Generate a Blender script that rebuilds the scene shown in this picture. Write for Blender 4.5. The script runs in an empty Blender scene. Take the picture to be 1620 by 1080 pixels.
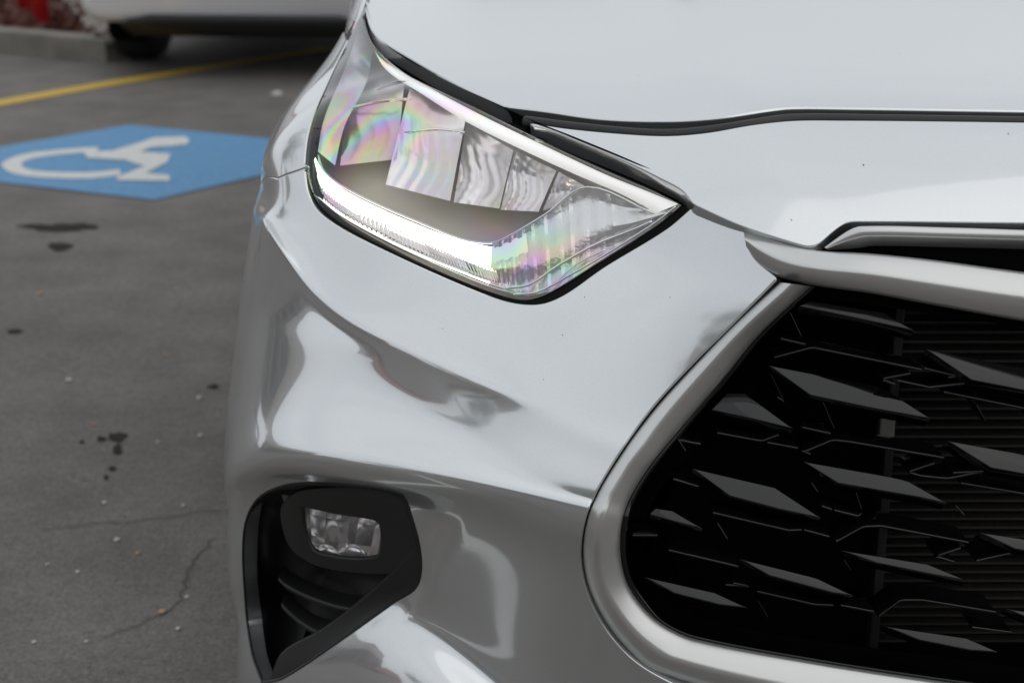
import bpy, bmesh, math, random
import numpy as np
from mathutils import Vector, Matrix
from mathutils.geometry import delaunay_2d_cdt
random.seed(4); np.random.seed(4)
SC = bpy.context.scene
COL = SC.collection
R = math.radians

# ------------------------------------------------------------------ camera
CAM = np.array([-0.588, -1.42, 1.247]); PITCH = R(18); F = 2475.0; W, H = 1620, 1080
cd = bpy.data.cameras.new('camera'); cam = bpy.data.objects.new('camera', cd); COL.objects.link(cam)
cam.location = CAM; cam.rotation_euler = (math.pi/2-PITCH, 0, 0)
cd.sensor_width = 36; cd.lens = F/W*36; cd.clip_start = 0.05; cd.clip_end = 2000
cd.dof.use_dof = True; cd.dof.focus_distance = 1.62; cd.dof.aperture_fstop = 6.3
SC.camera = cam

# ------------------------------------------------------------------ light
SUN_EL, SUN_AZ = 42, 120
w = bpy.data.worlds.new('World'); SC.world = w; w.use_nodes = True
nt = w.node_tree; nt.nodes.clear()
out = nt.nodes.new('ShaderNodeOutputWorld'); bg = nt.nodes.new('ShaderNodeBackground')
sky = nt.nodes.new('ShaderNodeTexSky'); sky.sky_type = 'NISHITA'; sky.sun_disc = False
sky.sun_elevation = R(SUN_EL); sky.sun_rotation = R(SUN_AZ); sky.dust_density = 3.0; sky.air_density = 1.0
tc = nt.nodes.new('ShaderNodeTexCoord'); mp = nt.nodes.new('ShaderNodeMapping'); mp.inputs['Scale'].default_value = (1, 1, 2.5)
nz = nt.nodes.new('ShaderNodeTexNoise'); nz.inputs['Scale'].default_value = 1.6; nz.inputs['Detail'].default_value = 6; nz.inputs['Roughness'].default_value = 0.5
cr = nt.nodes.new('ShaderNodeValToRGB'); cr.color_ramp.elements[0].position = 0.3; cr.color_ramp.elements[1].position = 0.55
cr.color_ramp.elements[0].color = (0.80, 0.80, 0.80, 1); cr.color_ramp.elements[1].color = (0.97, 0.97, 0.97, 1)
mx = nt.nodes.new('ShaderNodeMix'); mx.data_type = 'RGBA'
mx.inputs[7].default_value = (8.9, 9.25, 9.6, 1)
nt.links.new(tc.outputs['Generated'], mp.inputs['Vector']); nt.links.new(mp.outputs[0], nz.inputs['Vector'])
nt.links.new(nz.outputs['Fac'], cr.inputs['Fac']); nt.links.new(cr.outputs['Color'], mx.inputs[0])
nt.links.new(sky.outputs[0], mx.inputs[6]); nt.links.new(mx.outputs[2], bg.inputs['Color'])
bg.inputs['Strength'].default_value = 0.092
nt.links.new(bg.outputs[0], out.inputs['Surface'])
sd = bpy.data.lights.new('sun', 'SUN'); sd.energy = 0.5; sd.angle = R(90); sd.color = (1, 0.96, 0.9)
so = bpy.data.objects.new('sun', sd); COL.objects.link(so)
# veiled light from the right
so.rotation_euler = (R(90-SUN_EL), 0, R(60))
SC.view_settings.view_transform = 'Standard'; SC.view_settings.look = 'None'
SC.view_settings.exposure = 0.0; SC.view_settings.gamma = 1.0; SC.view_settings.use_curve_mapping = False
SC.cycles.max_bounces = 10; SC.cycles.transparent_max_bounces = 16; SC.cycles.glossy_bounces = 6
SC.cycles.caustics_reflective = False; SC.cycles.caustics_refractive = False

# ------------------------------------------------------------------ pixel <-> world
cp_, sp_ = math.cos(PITCH), math.sin(PITCH)
def ray(u, v):
    u = np.asarray(u, float); v = np.asarray(v, float)
    x = (u-810)/F; y = -(v-540)/F
    return np.stack([x, cp_+y*sp_, -sp_+y*cp_], -1)      # depth along the view axis = 1
def proj(P):
    D = np.asarray(P, float)-CAM
    dep = D[..., 1]*cp_-D[..., 2]*sp_
    up = D[..., 1]*sp_+D[..., 2]*cp_
    return np.stack([810+F*D[..., 0]/dep, 540-F*up/dep], -1)
def atY(u, v, Y):
    d = ray(u, v); return CAM+d*((Y-CAM[1])/d[..., 1])[..., None] if np.ndim(d) > 1 else CAM+d*((Y-CAM[1])/d[1])
def ground(u, v, z=0.0):
    d = ray(u, v); t = (z-CAM[2])/d[..., 2]
    return CAM+d*t[..., None] if d.ndim > 1 else CAM+d*t

# ------------------------------------------------------------------ splines
def spline_basis(knots):
    k = np.asarray(knots, float); n = len(k); h = np.diff(k)
    A = np.zeros((n, n)); B = np.zeros((n, n)); A[0, 0] = A[-1, -1] = 1
    for i in range(1, n-1):
        A[i, i-1] = h[i-1]; A[i, i] = 2*(h[i-1]+h[i]); A[i, i+1] = h[i]
        B[i, i-1] += 6/h[i-1]; B[i, i] -= 6/h[i-1]+6/h[i]; B[i, i+1] += 6/h[i]
    M = np.linalg.solve(A, B)
    I = np.eye(n)
    def f(x):
        x = np.atleast_1d(np.asarray(x, float)); i = np.clip(np.searchsorted(k, x)-1, 0, n-2)
        hh = h[i]; a = (k[i+1]-x)/hh; b = (x-k[i])/hh
        a_, b_ = a[:, None], b[:, None]; q = (hh**2/6)[:, None]
        r = a_*I[i]+b_*I[i+1]+q*((a_**3-a_)*M[i]+(b_**3-b_)*M[i+1])
        lo = x < k[0]; hi = x > k[-1]
        if lo.any():
            s = (I[1]-I[0])/h[0]-h[0]/6*(M[1]+2*M[0]); r[lo] = I[0]+(x[lo]-k[0])[:, None]*s
        if hi.any():
            s = (I[-1]-I[-2])/h[-1]+h[-1]/6*(2*M[-1]+M[-2]); r[hi] = I[-1]+(x[hi]-k[-1])[:, None]*s
        return r
    return f
def cs(pts):
    p = np.array(pts, float); b = spline_basis(p[:, 0])
    return lambda x: (b(np.ravel(x))@p[:, 1]).reshape(np.shape(x))
def lin(pts):
    p = np.array(pts, float)
    def f(x):
        x = np.asarray(x, float); r = np.interp(x, p[:, 0], p[:, 1])
        sl = (p[1, 1]-p[0, 1])/(p[1, 0]-p[0, 0]); sr = (p[-1, 1]-p[-2, 1])/(p[-1, 0]-p[-2, 0])
        r = np.where(x < p[0, 0], p[0, 1]+sl*(x-p[0, 0])*0.5, r); return np.where(x > p[-1, 0], p[-1, 1]+sr*(x-p[-1, 0]), r)
    return f
def smooth(pts, n=8, closed=False):
    """Catmull-Rom through pixel points; a point given as (u, v, 1) is a sharp corner"""
    P = [np.array(p[:2], float) for p in pts]; sh = [len(p) > 2 and p[2] for p in pts]; N = len(P); o = []
    rng = range(N) if closed else range(N-1)
    for i in rng:
        p1, p2 = P[i], P[(i+1) % N]
        p0 = P[i-1] if (closed or i > 0) else p1; p3 = P[(i+2) % N] if (closed or i+2 < N) else p2
        L = np.linalg.norm(p2-p1)
        m1 = np.zeros(2) if sh[i] else (p2-p0)/max(1e-6, np.linalg.norm(p1-p0)+L)*L
        m2 = np.zeros(2) if sh[(i+1) % N] else (p3-p1)/max(1e-6, np.linalg.norm(p3-p2)+L)*L
        if sh[i]: m1 = (p2-p1)
        if sh[(i+1) % N]: m2 = (p2-p1)
        for j in range(n):
            t = j/n; o.append((2*t**3-3*t**2+1)*p1+(t**3-2*t**2+t)*m1+(-2*t**3+3*t**2)*p2+(t**3-t**2)*m2)
    if not closed: o.append(P[-1])
    return np.array(o)
def resample(P, step, closed=False, n=None):
    P = np.asarray(P, float)
    if closed: P = np.vstack([P, P[:1]])
    L = np.r_[0, np.cumsum(np.linalg.norm(np.diff(P, axis=0), axis=1))]
    if n is None: n = max(3, int(L[-1]/step)+1)
    t = np.linspace(0, L[-1], n+1 if closed else n)
    o = np.stack([np.interp(t, L, P[:, k]) for k in range(P.shape[1])], 1)
    return o[:-1] if closed else o
def inside(P, poly):
    P = np.asarray(P); r = np.zeros(len(P), bool); n = len(poly)
    for i in range(n):
        a, b = poly[i], poly[(i+1) % n]
        c = (a[1] > P[:, 1]) != (b[1] > P[:, 1])
        if c.any():
            xx = (b[0]-a[0])*(P[:, 1]-a[1])/((b[1]-a[1]) or 1e-12)+a[0]; r ^= c & (P[:, 0] < xx)
    return r
def dist_poly(P, poly, closed=True):
    P = np.asarray(P); best = np.full(len(P), 1e9); n = len(poly)
    for i in range(n if closed else n-1):
        a, b = poly[i], poly[(i+1) % n]; d = b-a; L = d@d or 1e-12
        t = np.clip(((P-a)@d)/L, 0, 1); best = np.minimum(best, np.linalg.norm(P-(a+t[:, None]*d), axis=1))
    return best

# ------------------------------------------------------------------ surfaces
class Surf:
    def __init__(s, f, wr, sr, n=(360, 260), disp=None):
        s.f0 = f; s.wr = wr; s.sr = sr; s.disp = disp
        a = np.linspace(*wr, n[0]); b = np.linspace(*sr, n[1]); A, B = np.meshgrid(a, b, indexing='ij')
        s.gp = np.stack([A.ravel(), B.ravel()], 1); P = s.at(s.gp); s.P = P
        s.guv = proj(P); N = s.normal(s.gp); s.face = np.einsum('ij,ij->i', N, P-CAM) < -0.002
    def at(s, q):
        return s.f0(q[:, 0], q[:, 1])
    def normal(s, q, e=0.0012):
        du = s.at(q+[e, 0])-s.at(q-[e, 0]); dv = s.at(q+[0, e])-s.at(q-[0, e])
        n = np.cross(du, dv); n /= np.linalg.norm(n, axis=1)[:, None]
        c = n[:, 1]*-1+n[:, 2]*1+n[:, 0]*-0.6
        return n*np.sign(np.median(c))
    def inv(s, uv, key=None):
        """parameters of the points seen at pixels uv (key: another 2-D reading of a 3-D point)"""
        uv = np.atleast_2d(np.asarray(uv, float)); fn = key or proj
        G = s.guv if key is None else fn(s.P); ok = s.face if key is None else np.ones(len(G), bool)
        Gi = G[ok]; gq = s.gp[ok]; q = np.array([gq[np.argmin(((Gi-p)**2).sum(1))] for p in uv])
        e = 1e-4
        for _ in range(12):
            r = fn(s.at(q))-uv
            a = (fn(s.at(q+[e, 0]))-fn(s.at(q-[e, 0])))/(2*e); b = (fn(s.at(q+[0, e]))-fn(s.at(q-[0, e])))/(2*e)
            det = a[:, 0]*b[:, 1]-a[:, 1]*b[:, 0]; det = np.where(abs(det) < 1e-9, 1e-9, det)
            d = np.stack([(b[:, 1]*r[:, 0]-b[:, 0]*r[:, 1])/det, (-a[:, 1]*r[:, 0]+a[:, 0]*r[:, 1])/det], 1)
            L = np.linalg.norm(d, axis=1)[:, None]; q = q-d*np.minimum(1, 0.02/np.maximum(L, 1e-9))
        return q
    def pt(s, uv, D=0.0):
        """point seen at pixel uv, D metres below the skin (measured along its normal)"""
        uv = np.atleast_2d(uv); q = s.inv(uv); P = s.at(q); n = s.normal(q); d = ray(uv[:, 0], uv[:, 1])
        c = np.minimum(-0.25, np.einsum('ij,ij->i', d, n)/np.linalg.norm(d, axis=1))
        return P+d/np.linalg.norm(d, axis=1)[:, None]*(np.broadcast_to(D, len(P))/-c)[:, None]

# plan of the nose: half outline seen from above, from the middle round the corner and along the side
PL = np.array([(0.5, .062), (0.25, .015), (0.1, .0024), (0, 0), (-.15, .0054), (-.3, .0216), (-.42, .0415), (-.53, .068), (-.63, .104), (-.72, .148), (-.80, .203),
               (-.86, .262), (-.905, .33), (-.932, .405), (-.948, .49), (-.957, .62), (-.96, .85), (-.96, 1.2), (-.96, 1.7)])
sw = np.r_[0, np.cumsum(np.linalg.norm(np.diff(PL, axis=0), axis=1))]; sw -= sw[3]
bpl = spline_basis(sw)
def plan(w):
    b = bpl(w); C = b@PL; b2 = bpl(np.asarray(w)+1e-3); T = (b2@PL-C)
    T /= np.linalg.norm(T, axis=1)[:, None]
    N = np.stack([T[:, 1], -T[:, 0]], 1)           # points inwards/backwards
    return C, N

prof = cs([(-.10, .72), (-.04, .80), (0, .855), (.03, .886), (.08, .924), (.15, .958), (.25, .986), (.4, 1.010), (.7, 1.042), (1.1, 1.075), (1.6, 1.10)])
def hood_f(x, y):
    Yh = .24*x**2+.25*x**6
    z = prof(y)-.008*x**2
    # pressed crease that runs back from the nose
    xc = -.335-.10*y; z = z+.005*np.exp(-((x-xc)/.045)**2)*np.clip((y-.02)/.1, 0, 1)
    z = z-.0035/(1+np.exp((x-xc)/.02))*np.clip((y-.02)/.2, 0, 1)
    return np.stack([x, y+Yh, z], -1)
HOOD = Surf(hood_f, (-.87, .12), (-.05, 1.55), (120, 170))

# --- body side / bumper skin, laid out in feature rows (pixel line, inset from the plan)
T0px = smooth([(562, -40), (578, 5), (589, 42), (606, 67), (650, 98), (717, 136), (799, 175), (850, 200), (920, 231), (1006, 266), (1064, 293), (1096, 324)], 6)
HP = HOOD.pt(T0px)
T0poly = HP[np.argsort(-HP[:, 1])]                 # from the rear to the nose
T0poly = np.vstack([[(-.835, 1.7, 1.095), (-.83, 1.2, 1.07), (-.815, .95, 1.05)], T0poly[T0poly[:, 1] < .80]])
rows = [
 # s, v(u), off(u), side z, side off
 (.300, [(575, 170), (700, 262), (840, 335), (1000, 410), (1100, 440), (1300, 470), (1700, 490)], [(400, .105), (480, .100), (575, .092), (700, .09), (840, .082), (1000, .060), (1100, .034), (1200, .010), (1700, 0)], .93, .10, [(440, 150), (575, 190), (700, 262)]),
 (.410, [(360, 236), (395, 246), (430, 262), (490, 312), (600, 392), (740, 455), (850, 485), (1000, 530), (1200, 580), (1700, 640)], [(380, .050), (430, .046), (490, .040), (600, .036), (740, .040), (850, .033), (1000, .024), (1200, -.006), (1700, 0)], .85, .04, None),
 (.488, [(360, 286), (395, 304), (420, 334), (443, 384), (472, 429), (518, 468), (577, 504), (636, 536), (735, 580), (854, 627), (950, 661), (1150, 731), (1700, 836)], [(360, .042), (395, .038), (420, .024), (443, .0115), (470, .0075), (577, .0022), (735, -.0065), (854, -.0075), (900, -.0085), (950, -.0115), (1150, -.018), (1700, 0)], .785, .020, None),
 (.500, [(360, 300), (395, 318), (420, 348), (443, 398), (472, 443), (518, 482), (577, 518), (636, 550), (735, 594), (854, 641), (950, 675), (1150, 745), (1700, 850)], [(360, .039), (395, .034), (420, .019), (443, .006), (470, .003), (577, -.003), (735, -.012), (854, -.0125), (900, -.0125), (950, -.0155), (1150, -.0215), (1700, 0)], .775, .017, None),
 (.512, [(360, 314), (395, 332), (420, 362), (443, 412), (472, 457), (518, 496), (577, 532), (636, 564), (735, 608), (854, 655), (950, 689), (1150, 759), (1700, 864)], [(360, .037), (395, .032), (420, .017), (443, .004), (470, .0017), (577, -.0046), (735, -.0139), (854, -.0150), (900, -.0162), (950, -.0195), (1150, -.025), (1700, 0)], .765, .015, None),
 (.540, [(360, 430), (455, 484), (577, 565), (636, 592), (735, 644), (775, 665), (854, 697), (950, 725), (1150, 789), (1700, 896)], [(360, .0238), (400, .0155), (455, -.0042), (518, -.0062), (577, -.0097), (636, -.0123), (735, -.0182), (775, -.0190), (854, -.0200), (900, -.0250), (950, -.0285), (1150, -.029), (1700, 0)], .72, .006, None),
 (.565, [(360, 480), (455, 525), (577, 598), (656, 628), (775, 700), (854, 735), (950, 760), (1150, 820), (1700, 930)], [(360, .018), (400, .010), (455, -.009), (577, -.0145), (656, -.0185), (735, -.0232), (775, -.0242), (854, -.0260), (900, -.034), (950, -.0375), (1150, -.033), (1700, 0)], .67, -.002, None),
 (.630, [(360, 660), (455, 660), (577, 690), (656, 705), (775, 755), (854, 775), (950, 790), (1150, 845), (1700, 960)], [(360, .004), (400, -.012), (455, -.040), (577, -.050), (656, -.050), (775, -.046), (854, -.039), (900, -.0435), (950, -.0455), (1150, -.038), (1700, 0)], .60, -.006, None),
 (.675, [(360, 765), (395, 742), (440, 733), (498, 734), (617, 757), (735, 778), (854, 800), (950, 818), (1150, 870), (1700, 990)], [(360, -.000), (400, -.016), (440, -.044), (498, -.069), (617, -.068), (735, -.059), (854, -.048), (950, -.052), (1150, -.040), (1700, 0)], .57, -.010, None),
 (.693, [(360, 790), (395, 764), (440, 755), (498, 756), (617, 779), (735, 800), (854, 822), (950, 840), (1150, 892), (1700, 1010)], [(360, -.000), (400, -.014), (440, -.036), (498, -.055), (617, -.054), (735, -.045), (854, -.043), (950, -.050), (1150, -.039), (1700, 0)], .555, -.009, None),
 (.750, [(360, 890), (440, 870), (600, 870), (735, 885), (854, 905), (950, 925), (1150, 965), (1700, 1080)], [(360, -.008), (400, -.018), (440, -.026), (600, -.024), (735, -.016), (854, -.018), (950, -.030), (1150, -.026), (1700, 0)], .50, -.006, None),
 (.815, [(360, 975), (600, 955), (667, 962), (713, 1003), (783, 1060), (860, 1110), (1000, 1175), (1150, 1220), (1700, 1320)], [(360, -.014), (600, -.006), (667, -.003), (783, .000), (1000, -.004), (1700, .0)], .44, -.006, None),
 (.890, [(360, 1090), (600, 1070), (713, 1105), (860, 1200), (1000, 1260), (1150, 1310), (1700, 1410)], [(360, -.012), (600, -.036), (783, -.034), (1000, -.024), (1700, -.02)], .36, -.010, None),
 (.980, [(360, 1250), (1000, 1380), (1700, 1540)], [(360, -.010), (600, -.04), (1000, -.04), (1700, -.04)], .27, -.010, None),
 (1.05, [(360, 1330), (1000, 1450), (1700, 1620)], [(360, .03), (600, .0), (1000, .0), (1700, .0)], .22, .02, None)]
NC = len(sw); C0, N0 = plan(sw)
def cross_T0(j):
    a, n = C0[j], N0[j]; best = None
    for i in range(len(T0poly)-1):
        p, q = T0poly[i, :2], T0poly[i+1, :2]; M = np.array([n, -(q-p)]).T
        if abs(np.linalg.det(M)) < 1e-9: continue
        t, r = np.linalg.solve(M, p-a)
        if -.001 <= r <= 1.001 and 0 < t < .5 and (best is None or t < best[0]): best = (t, T0poly[i, 2]*(1-r)+T0poly[i+1, 2]*r)
    return best
SV = 14                                            # stations up to here are read off the photograph
cpz = np.zeros((len(rows)+1, NC)); cpo = np.zeros((len(rows)+1, NC))
nose_v = lin([(1096, 330), (1180, 360), (1300, 400), (1700, 410)]); nose_o = lin([(1096, .06), (1180, .03), (1300, .006), (1700, .0)])
def solve_row(j, fv, fo):
    z = .8
    for _ in range(40):
        u, _v = proj(np.r_[C0[j]+N0[j]*.02, z]); off = float(fo(u)); XY = C0[j]+N0[j]*off
        u, _v = proj(np.r_[XY, z]); d = ray(u, float(fv(u))); zn = CAM[2]+d[2]*(XY[1]-CAM[1])/d[1]; z = .5*z+.5*zn
    return z, off
for j in range(NC):
    c = cross_T0(j) if PL[j, 0] < -.43 else None
    cpz[0, j], cpo[0, j] = (c[1], c[0]) if c else solve_row(j, nose_v, nose_o)
    for k, (s_, v_, o_, sz, sof, alt) in enumerate(rows):
        if j <= SV-(1 if k == 0 else 0):
            cpz[k+1, j], cpo[k+1, j] = solve_row(j, lin(alt[:2]+v_) if alt else lin(v_), cs(o_) if len(o_) > 4 else lin(o_))
        else:
            cpz[k+1, j] = np.nan; cpo[k+1, j] = np.nan
    
for k, (s_, v_, o_, sz, sof, alt) in enumerate(rows):
    jl = max(j for j in range(NC) if not np.isnan(cpz[k+1, j])); tot = 1.0
    for j in range(jl+1, NC):
        t = min(1, (sw[j]-sw[jl])/tot); t = 1-(1-t)**2
        cpz[k+1, j] = cpz[k+1, jl]*(1-t)+sz*t; cpo[k+1, j] = cpo[k+1, jl]*(1-t)+sof*t
RS = np.array([.16]+[r[0] for r in rows]); brow = spline_basis(RS)
recess = smooth([(398, 1120), (372, 1010), (362, 900), (366, 820), (385, 768), (430, 741), (498, 742), (617, 764), (735, 786), (830, 803), (800, 830), (745, 850), (700, 900), (680, 945), (600, 1010), (500, 1080), (440, 1120)], 6, True)
def body_base(w_, s_):
    bc = bpl(w_); br = brow(s_); z = np.einsum('ni,ij,nj->n', br, cpz, bc); o = np.einsum('ni,ij,nj->n', br, cpo, bc)
    C, N = plan(w_); return np.stack([C[:, 0]+N[:, 0]*o, C[:, 1]+N[:, 1]*o, z], 1), N
def sstep(a, b, x):
    t = np.clip((x-a)/(b-a), 0, 1); return t*t*(3-2*t)
def body_f(w_, s_):
    w_ = np.ravel(w_); s_ = np.ravel(s_); P, N = body_base(w_, s_)
    m = (w_ > sw[7]) & (w_ < sw[14]+.03) & (s_ > .64) & (s_ < .93)
    if m.any():
        uv = proj(P[m]); d = dist_poly(uv, recess); ins = inside(uv, recess)
        P[m, :2] += N[m]*(.013*sstep(0, 45, np.where(ins, d, 0))*(1-sstep(640, 740, uv[:, 0]))*(1-sstep(960, 1080, uv[:, 1])))[:, None]
    return P
BODY = Surf(body_f, (sw[1], sw[-1]), (.16, 1.05), (230, 150))

# ------------------------------------------------------------------ object helpers
def empty(name, loc=(0, 0, 0), parent=None):
    o = bpy.data.objects.new(name, None); COL.objects.link(o); o.location = loc; o.parent = parent; return o
def tag(o, label=None, cat=None, group=None, kind=None):
    for k, v in (('label', label), ('category', cat), ('group', group), ('kind', kind)):
        if v: o[k] = v
    return o
def mesh(name, V, Fc, mat, parent=None, sm=True, nrm=None):
    me = bpy.data.meshes.new(name); me.from_pydata([tuple(map(float, v)) for v in V], [], [tuple(map(int, f)) for f in Fc]); me.update()
    if sm: me.polygons.foreach_set('use_smooth', [True]*len(me.polygons))
    if mat: me.materials.append(mat)
    if nrm is not None: me.normals_split_custom_set_from_vertices([tuple(map(float, n)) for n in nrm])
    o = bpy.data.objects.new(name, me); COL.objects.link(o); o.parent = parent; return o
def copy_tree(o, parent=None, flip=False):
    c = o.copy(); COL.objects.link(c); c.parent = parent
    for ch in list(o.children): copy_tree(ch, c)
    return c
def mirror(o):
    m = o.modifiers.new('mirror', 'MIRROR'); m.use_axis = (True, False, False); m.use_bisect_axis = (True, False, False)
    m.use_bisect_flip_axis = (True, False, False); m.merge_threshold = .0005; return o
def panel_mesh(name, S, outer, holes, step, mat, parent, off=0.0, rim=(.002, .012), fill=True):
    """skin of surface S trimmed to loops given in its parameters, with a rolled edge"""
    loops = [resample(outer, step*.6, True)]+[resample(h, step*.6, True) for h in holes]
    lo = loops[0].min(0); hi = loops[0].max(0)
    gx = np.arange(lo[0], hi[0], step); gy = np.arange(lo[1], hi[1], step); G = np.stack(np.meshgrid(gx, gy), -1).reshape(-1, 2)
    ok = inside(G, loops[0])
    for h in loops[1:]: ok &= ~inside(G, h)
    G = G[ok]
    if len(G):
        ok = np.ones(len(G), bool)
        for l in loops: ok &= dist_poly(G, l) > step*.45
        G = G[ok]
    pts = [Vector(p) for l in loops for p in l]+[Vector(p) for p in G]; edges = []; b = 0
    for l in loops:
        n = len(l); edges += [(b+i, b+(i+1) % n) for i in range(n)]; b += n
    V2, _, T, *_r = delaunay_2d_cdt(pts, edges, [], 0, 1e-7)
    V2 = np.array([tuple(v) for v in V2]); T = np.array([t for t in T if len(t) == 3]); c = V2[T].mean(1)
    ok = inside(c, loops[0])
    for h in loops[1:]: ok &= ~inside(c, h)
    T = T[ok]; P = S.at(V2); N = S.normal(V2); P = P+N*off
    t0 = T[:min(200, len(T))]; fn = np.cross(P[T[:, 1]]-P[T[:, 0]], P[T[:, 2]]-P[T[:, 0]])
    fl = np.einsum('ij,ij->i', fn, N[T[:, 0]]) < 0; T[fl] = T[fl][:, ::-1]
    VV = [P]; NN = [N]; FF = [tuple(t) for t in T]; base = len(P)
    nf0 = len(FF)
    if rim:
        r, dp = rim
        for li, l in enumerate(loops):
            Pl = S.at(l); Nl = S.normal(l); Pl = Pl+Nl*off
            tg = np.roll(Pl, -1, 0)-np.roll(Pl, 1, 0); tg /= np.linalg.norm(tg, axis=1)[:, None]+1e-12
            B = np.cross(tg, Nl); B /= np.linalg.norm(B, axis=1)[:, None]+1e-12
            e = S.at(l)+Nl*off; q = l+0
            # outward: away from the panel
            dq = np.zeros_like(l)
            du = (S.at(l+[1e-4, 0])-S.at(l-[1e-4, 0]))/2e-4; dv = (S.at(l+[0, 1e-4])-S.at(l-[0, 1e-4]))/2e-4
            for i in range(len(l)): dq[i] = np.linalg.lstsq(np.stack([du[i], dv[i]], 1), B[i], rcond=None)[0]
            vote = inside(l+dq*5e-4, loops[li]).mean(); sg = 1 if (vote < .5) == (li == 0) else -1
            B = B*sg; n = len(l)
            rings = [(Pl, Nl), (Pl+B*r*.5-Nl*r*.13, Nl*.87+B*.5), (Pl+B*r*.87-Nl*r*.5, Nl*.5+B*.87), (Pl+B*r-Nl*r, B), (Pl+B*r-Nl*dp, B)]
            st = base
            for (a, nn) in rings: VV.append(a); NN.append(nn/np.linalg.norm(nn, axis=1)[:, None]); base += n
            for k in range(4):
                for i in range(n):
                    a = st+k*n+i; b_ = st+k*n+(i+1) % n; f = (a, b_, b_+n, a+n)
                    FF.append(f)
        A = np.vstack(VV); Nn = np.vstack(NN)
        for k in range(nf0, len(FF)):
            f = FF[k]; c = np.cross(A[f[2]]-A[f[0]], A[f[3]]-A[f[1]])
            if c@(Nn[f[0]]+Nn[f[2]]) < 0: FF[k] = f[::-1]
    return mesh(name, np.vstack(VV), FF, mat, parent, True, np.vstack(NN))
def panel(name, S, outer_px, holes_px, step, mat, parent, **k):
    return panel_mesh(name, S, S.inv(outer_px), [S.inv(h) for h in holes_px], step, mat, parent, **k)
def loft(name, rings, mat, parent=None, closed_u=False, closed_v=False, caps=False, sm=True):
    """rings: list of equally long point lists"""
    n = len(rings[0]); V = np.vstack(rings); FF = []
    m = len(rings)
    for i in range(m if closed_v else m-1):
        for j in range(n if closed_u else n-1):
            a = i*n+j; b = i*n+(j+1) % n; c = ((i+1) % m)*n+(j+1) % n; d = ((i+1) % m)*n+j; FF.append((a, b, c, d))
    if caps and closed_u: FF.append(tuple(range(n))[::-1]); FF.append(tuple((m-1)*n+i for i in range(n)))
    return mesh(name, V, FF, mat, parent, sm)
def tube(name, P, r, mat, parent=None, n=8, flat=1.0):
    P = np.asarray(P, float); T = np.gradient(P, axis=0); T /= np.linalg.norm(T, axis=1)[:, None]+1e-12
    rings = []
    for p, t in zip(P, T):
        a = np.cross(t, (0, 0, 1.0)); a /= np.linalg.norm(a)+1e-12; b = np.cross(a, t)
        rings.append([p+r*(math.cos(k*2*math.pi/n)*a+flat*math.sin(k*2*math.pi/n)*b) for k in range(n)])
    return loft(name, rings, mat, parent, closed_u=True, caps=True)
def edge_split(o, ang=35):
    m = o.modifiers.new('es', 'EDGE_SPLIT'); m.split_angle = R(ang); return o
def bevel(o, wd, seg=2, ang=30):
    m = o.modifiers.new('bevel', 'BEVEL'); m.width = wd; m.segments = seg; m.limit_method = 'ANGLE'; m.angle_limit = R(ang); m.harden_normals = False; return o

# ------------------------------------------------------------------ materials
def mat(name, col, rough=.5, metal=0.0, coat=0.0, ior=1.5, bump=None, var=None, coat_rough=.02, spec=None):
    m = bpy.data.materials.new(name); m.use_nodes = True; n = m.node_tree; b = n.nodes['Principled BSDF']
    b.inputs['Base Color'].default_value = (*col, 1); b.inputs['Roughness'].default_value = rough; b.inputs['Metallic'].default_value = metal
    b.inputs['Coat Weight'].default_value = coat; b.inputs['Coat Roughness'].default_value = coat_rough; b.inputs['IOR'].default_value = ior
    if spec is not None: b.inputs['Specular IOR Level'].default_value = spec
    if var or bump: tcn = n.nodes.new('ShaderNodeTexCoord')
    if var:                                        # (scale, amount, detail)
        t = n.nodes.new('ShaderNodeTexNoise'); t.inputs['Scale'].default_value = var[0]; t.inputs['Detail'].default_value = var[2]
        r = n.nodes.new('ShaderNodeMapRange'); r.inputs[1].default_value = .3; r.inputs[2].default_value = .7; r.inputs[3].default_value = 1-var[1]; r.inputs[4].default_value = 1+var[1]
        v = n.nodes.new('ShaderNodeVectorMath'); v.operation = 'SCALE'; v.inputs[0].default_value = col
        n.links.new(tcn.outputs['Object'], t.inputs['Vector']); n.links.new(t.outputs['Fac'], r.inputs[0]); n.links.new(r.outputs[0], v.inputs['Scale']); n.links.new(v.outputs[0], b.inputs['Base Color'])
    if bump:                                       # (scale, strength, distance)
        t = n.nodes.new('ShaderNodeTexNoise'); t.inputs['Scale'].default_value = bump[0]; t.inputs['Detail'].default_value = 3
        u = n.nodes.new('ShaderNodeBump'); u.inputs['Strength'].default_value = bump[1]; u.inputs['Distance'].default_value = bump[2]
        n.links.new(tcn.outputs['Object'], t.inputs['Vector']); n.links.new(t.outputs['Fac'], u.inputs['Height']); n.links.new(u.outputs[0], b.inputs['Normal'])
    return m
M = {}
def paint_mat(name, col):
    """silver metallic lacquer: broad flake lobe with a sharper mirror lobe over it"""
    m = mat(name, col, .31, .80, .6, 1.5, var=(900, .05, 2), coat_rough=.012); n = m.node_tree
    a = n.nodes['Principled BSDF']; g = n.nodes.new('ShaderNodeBsdfGlossy'); g.inputs['Color'].default_value = (*[min(1, c*1.12) for c in col], 1); g.inputs['Roughness'].default_value = .07
    x = n.nodes.new('ShaderNodeMixShader'); x.inputs[0].default_value = .37; o = n.nodes['Material Output']
    n.links.new(a.outputs[0], x.inputs[1]); n.links.new(g.outputs[0], x.inputs[2]); n.links.new(x.outputs[0], o.inputs['Surface']); return m
M['paint'] = paint_mat('silver_paint', (.68, .695, .705))
M['satin'] = mat('satin_silver', (.62, .62, .61), .33, .76, .0, bump=(1500, .05, .0003))
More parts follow.
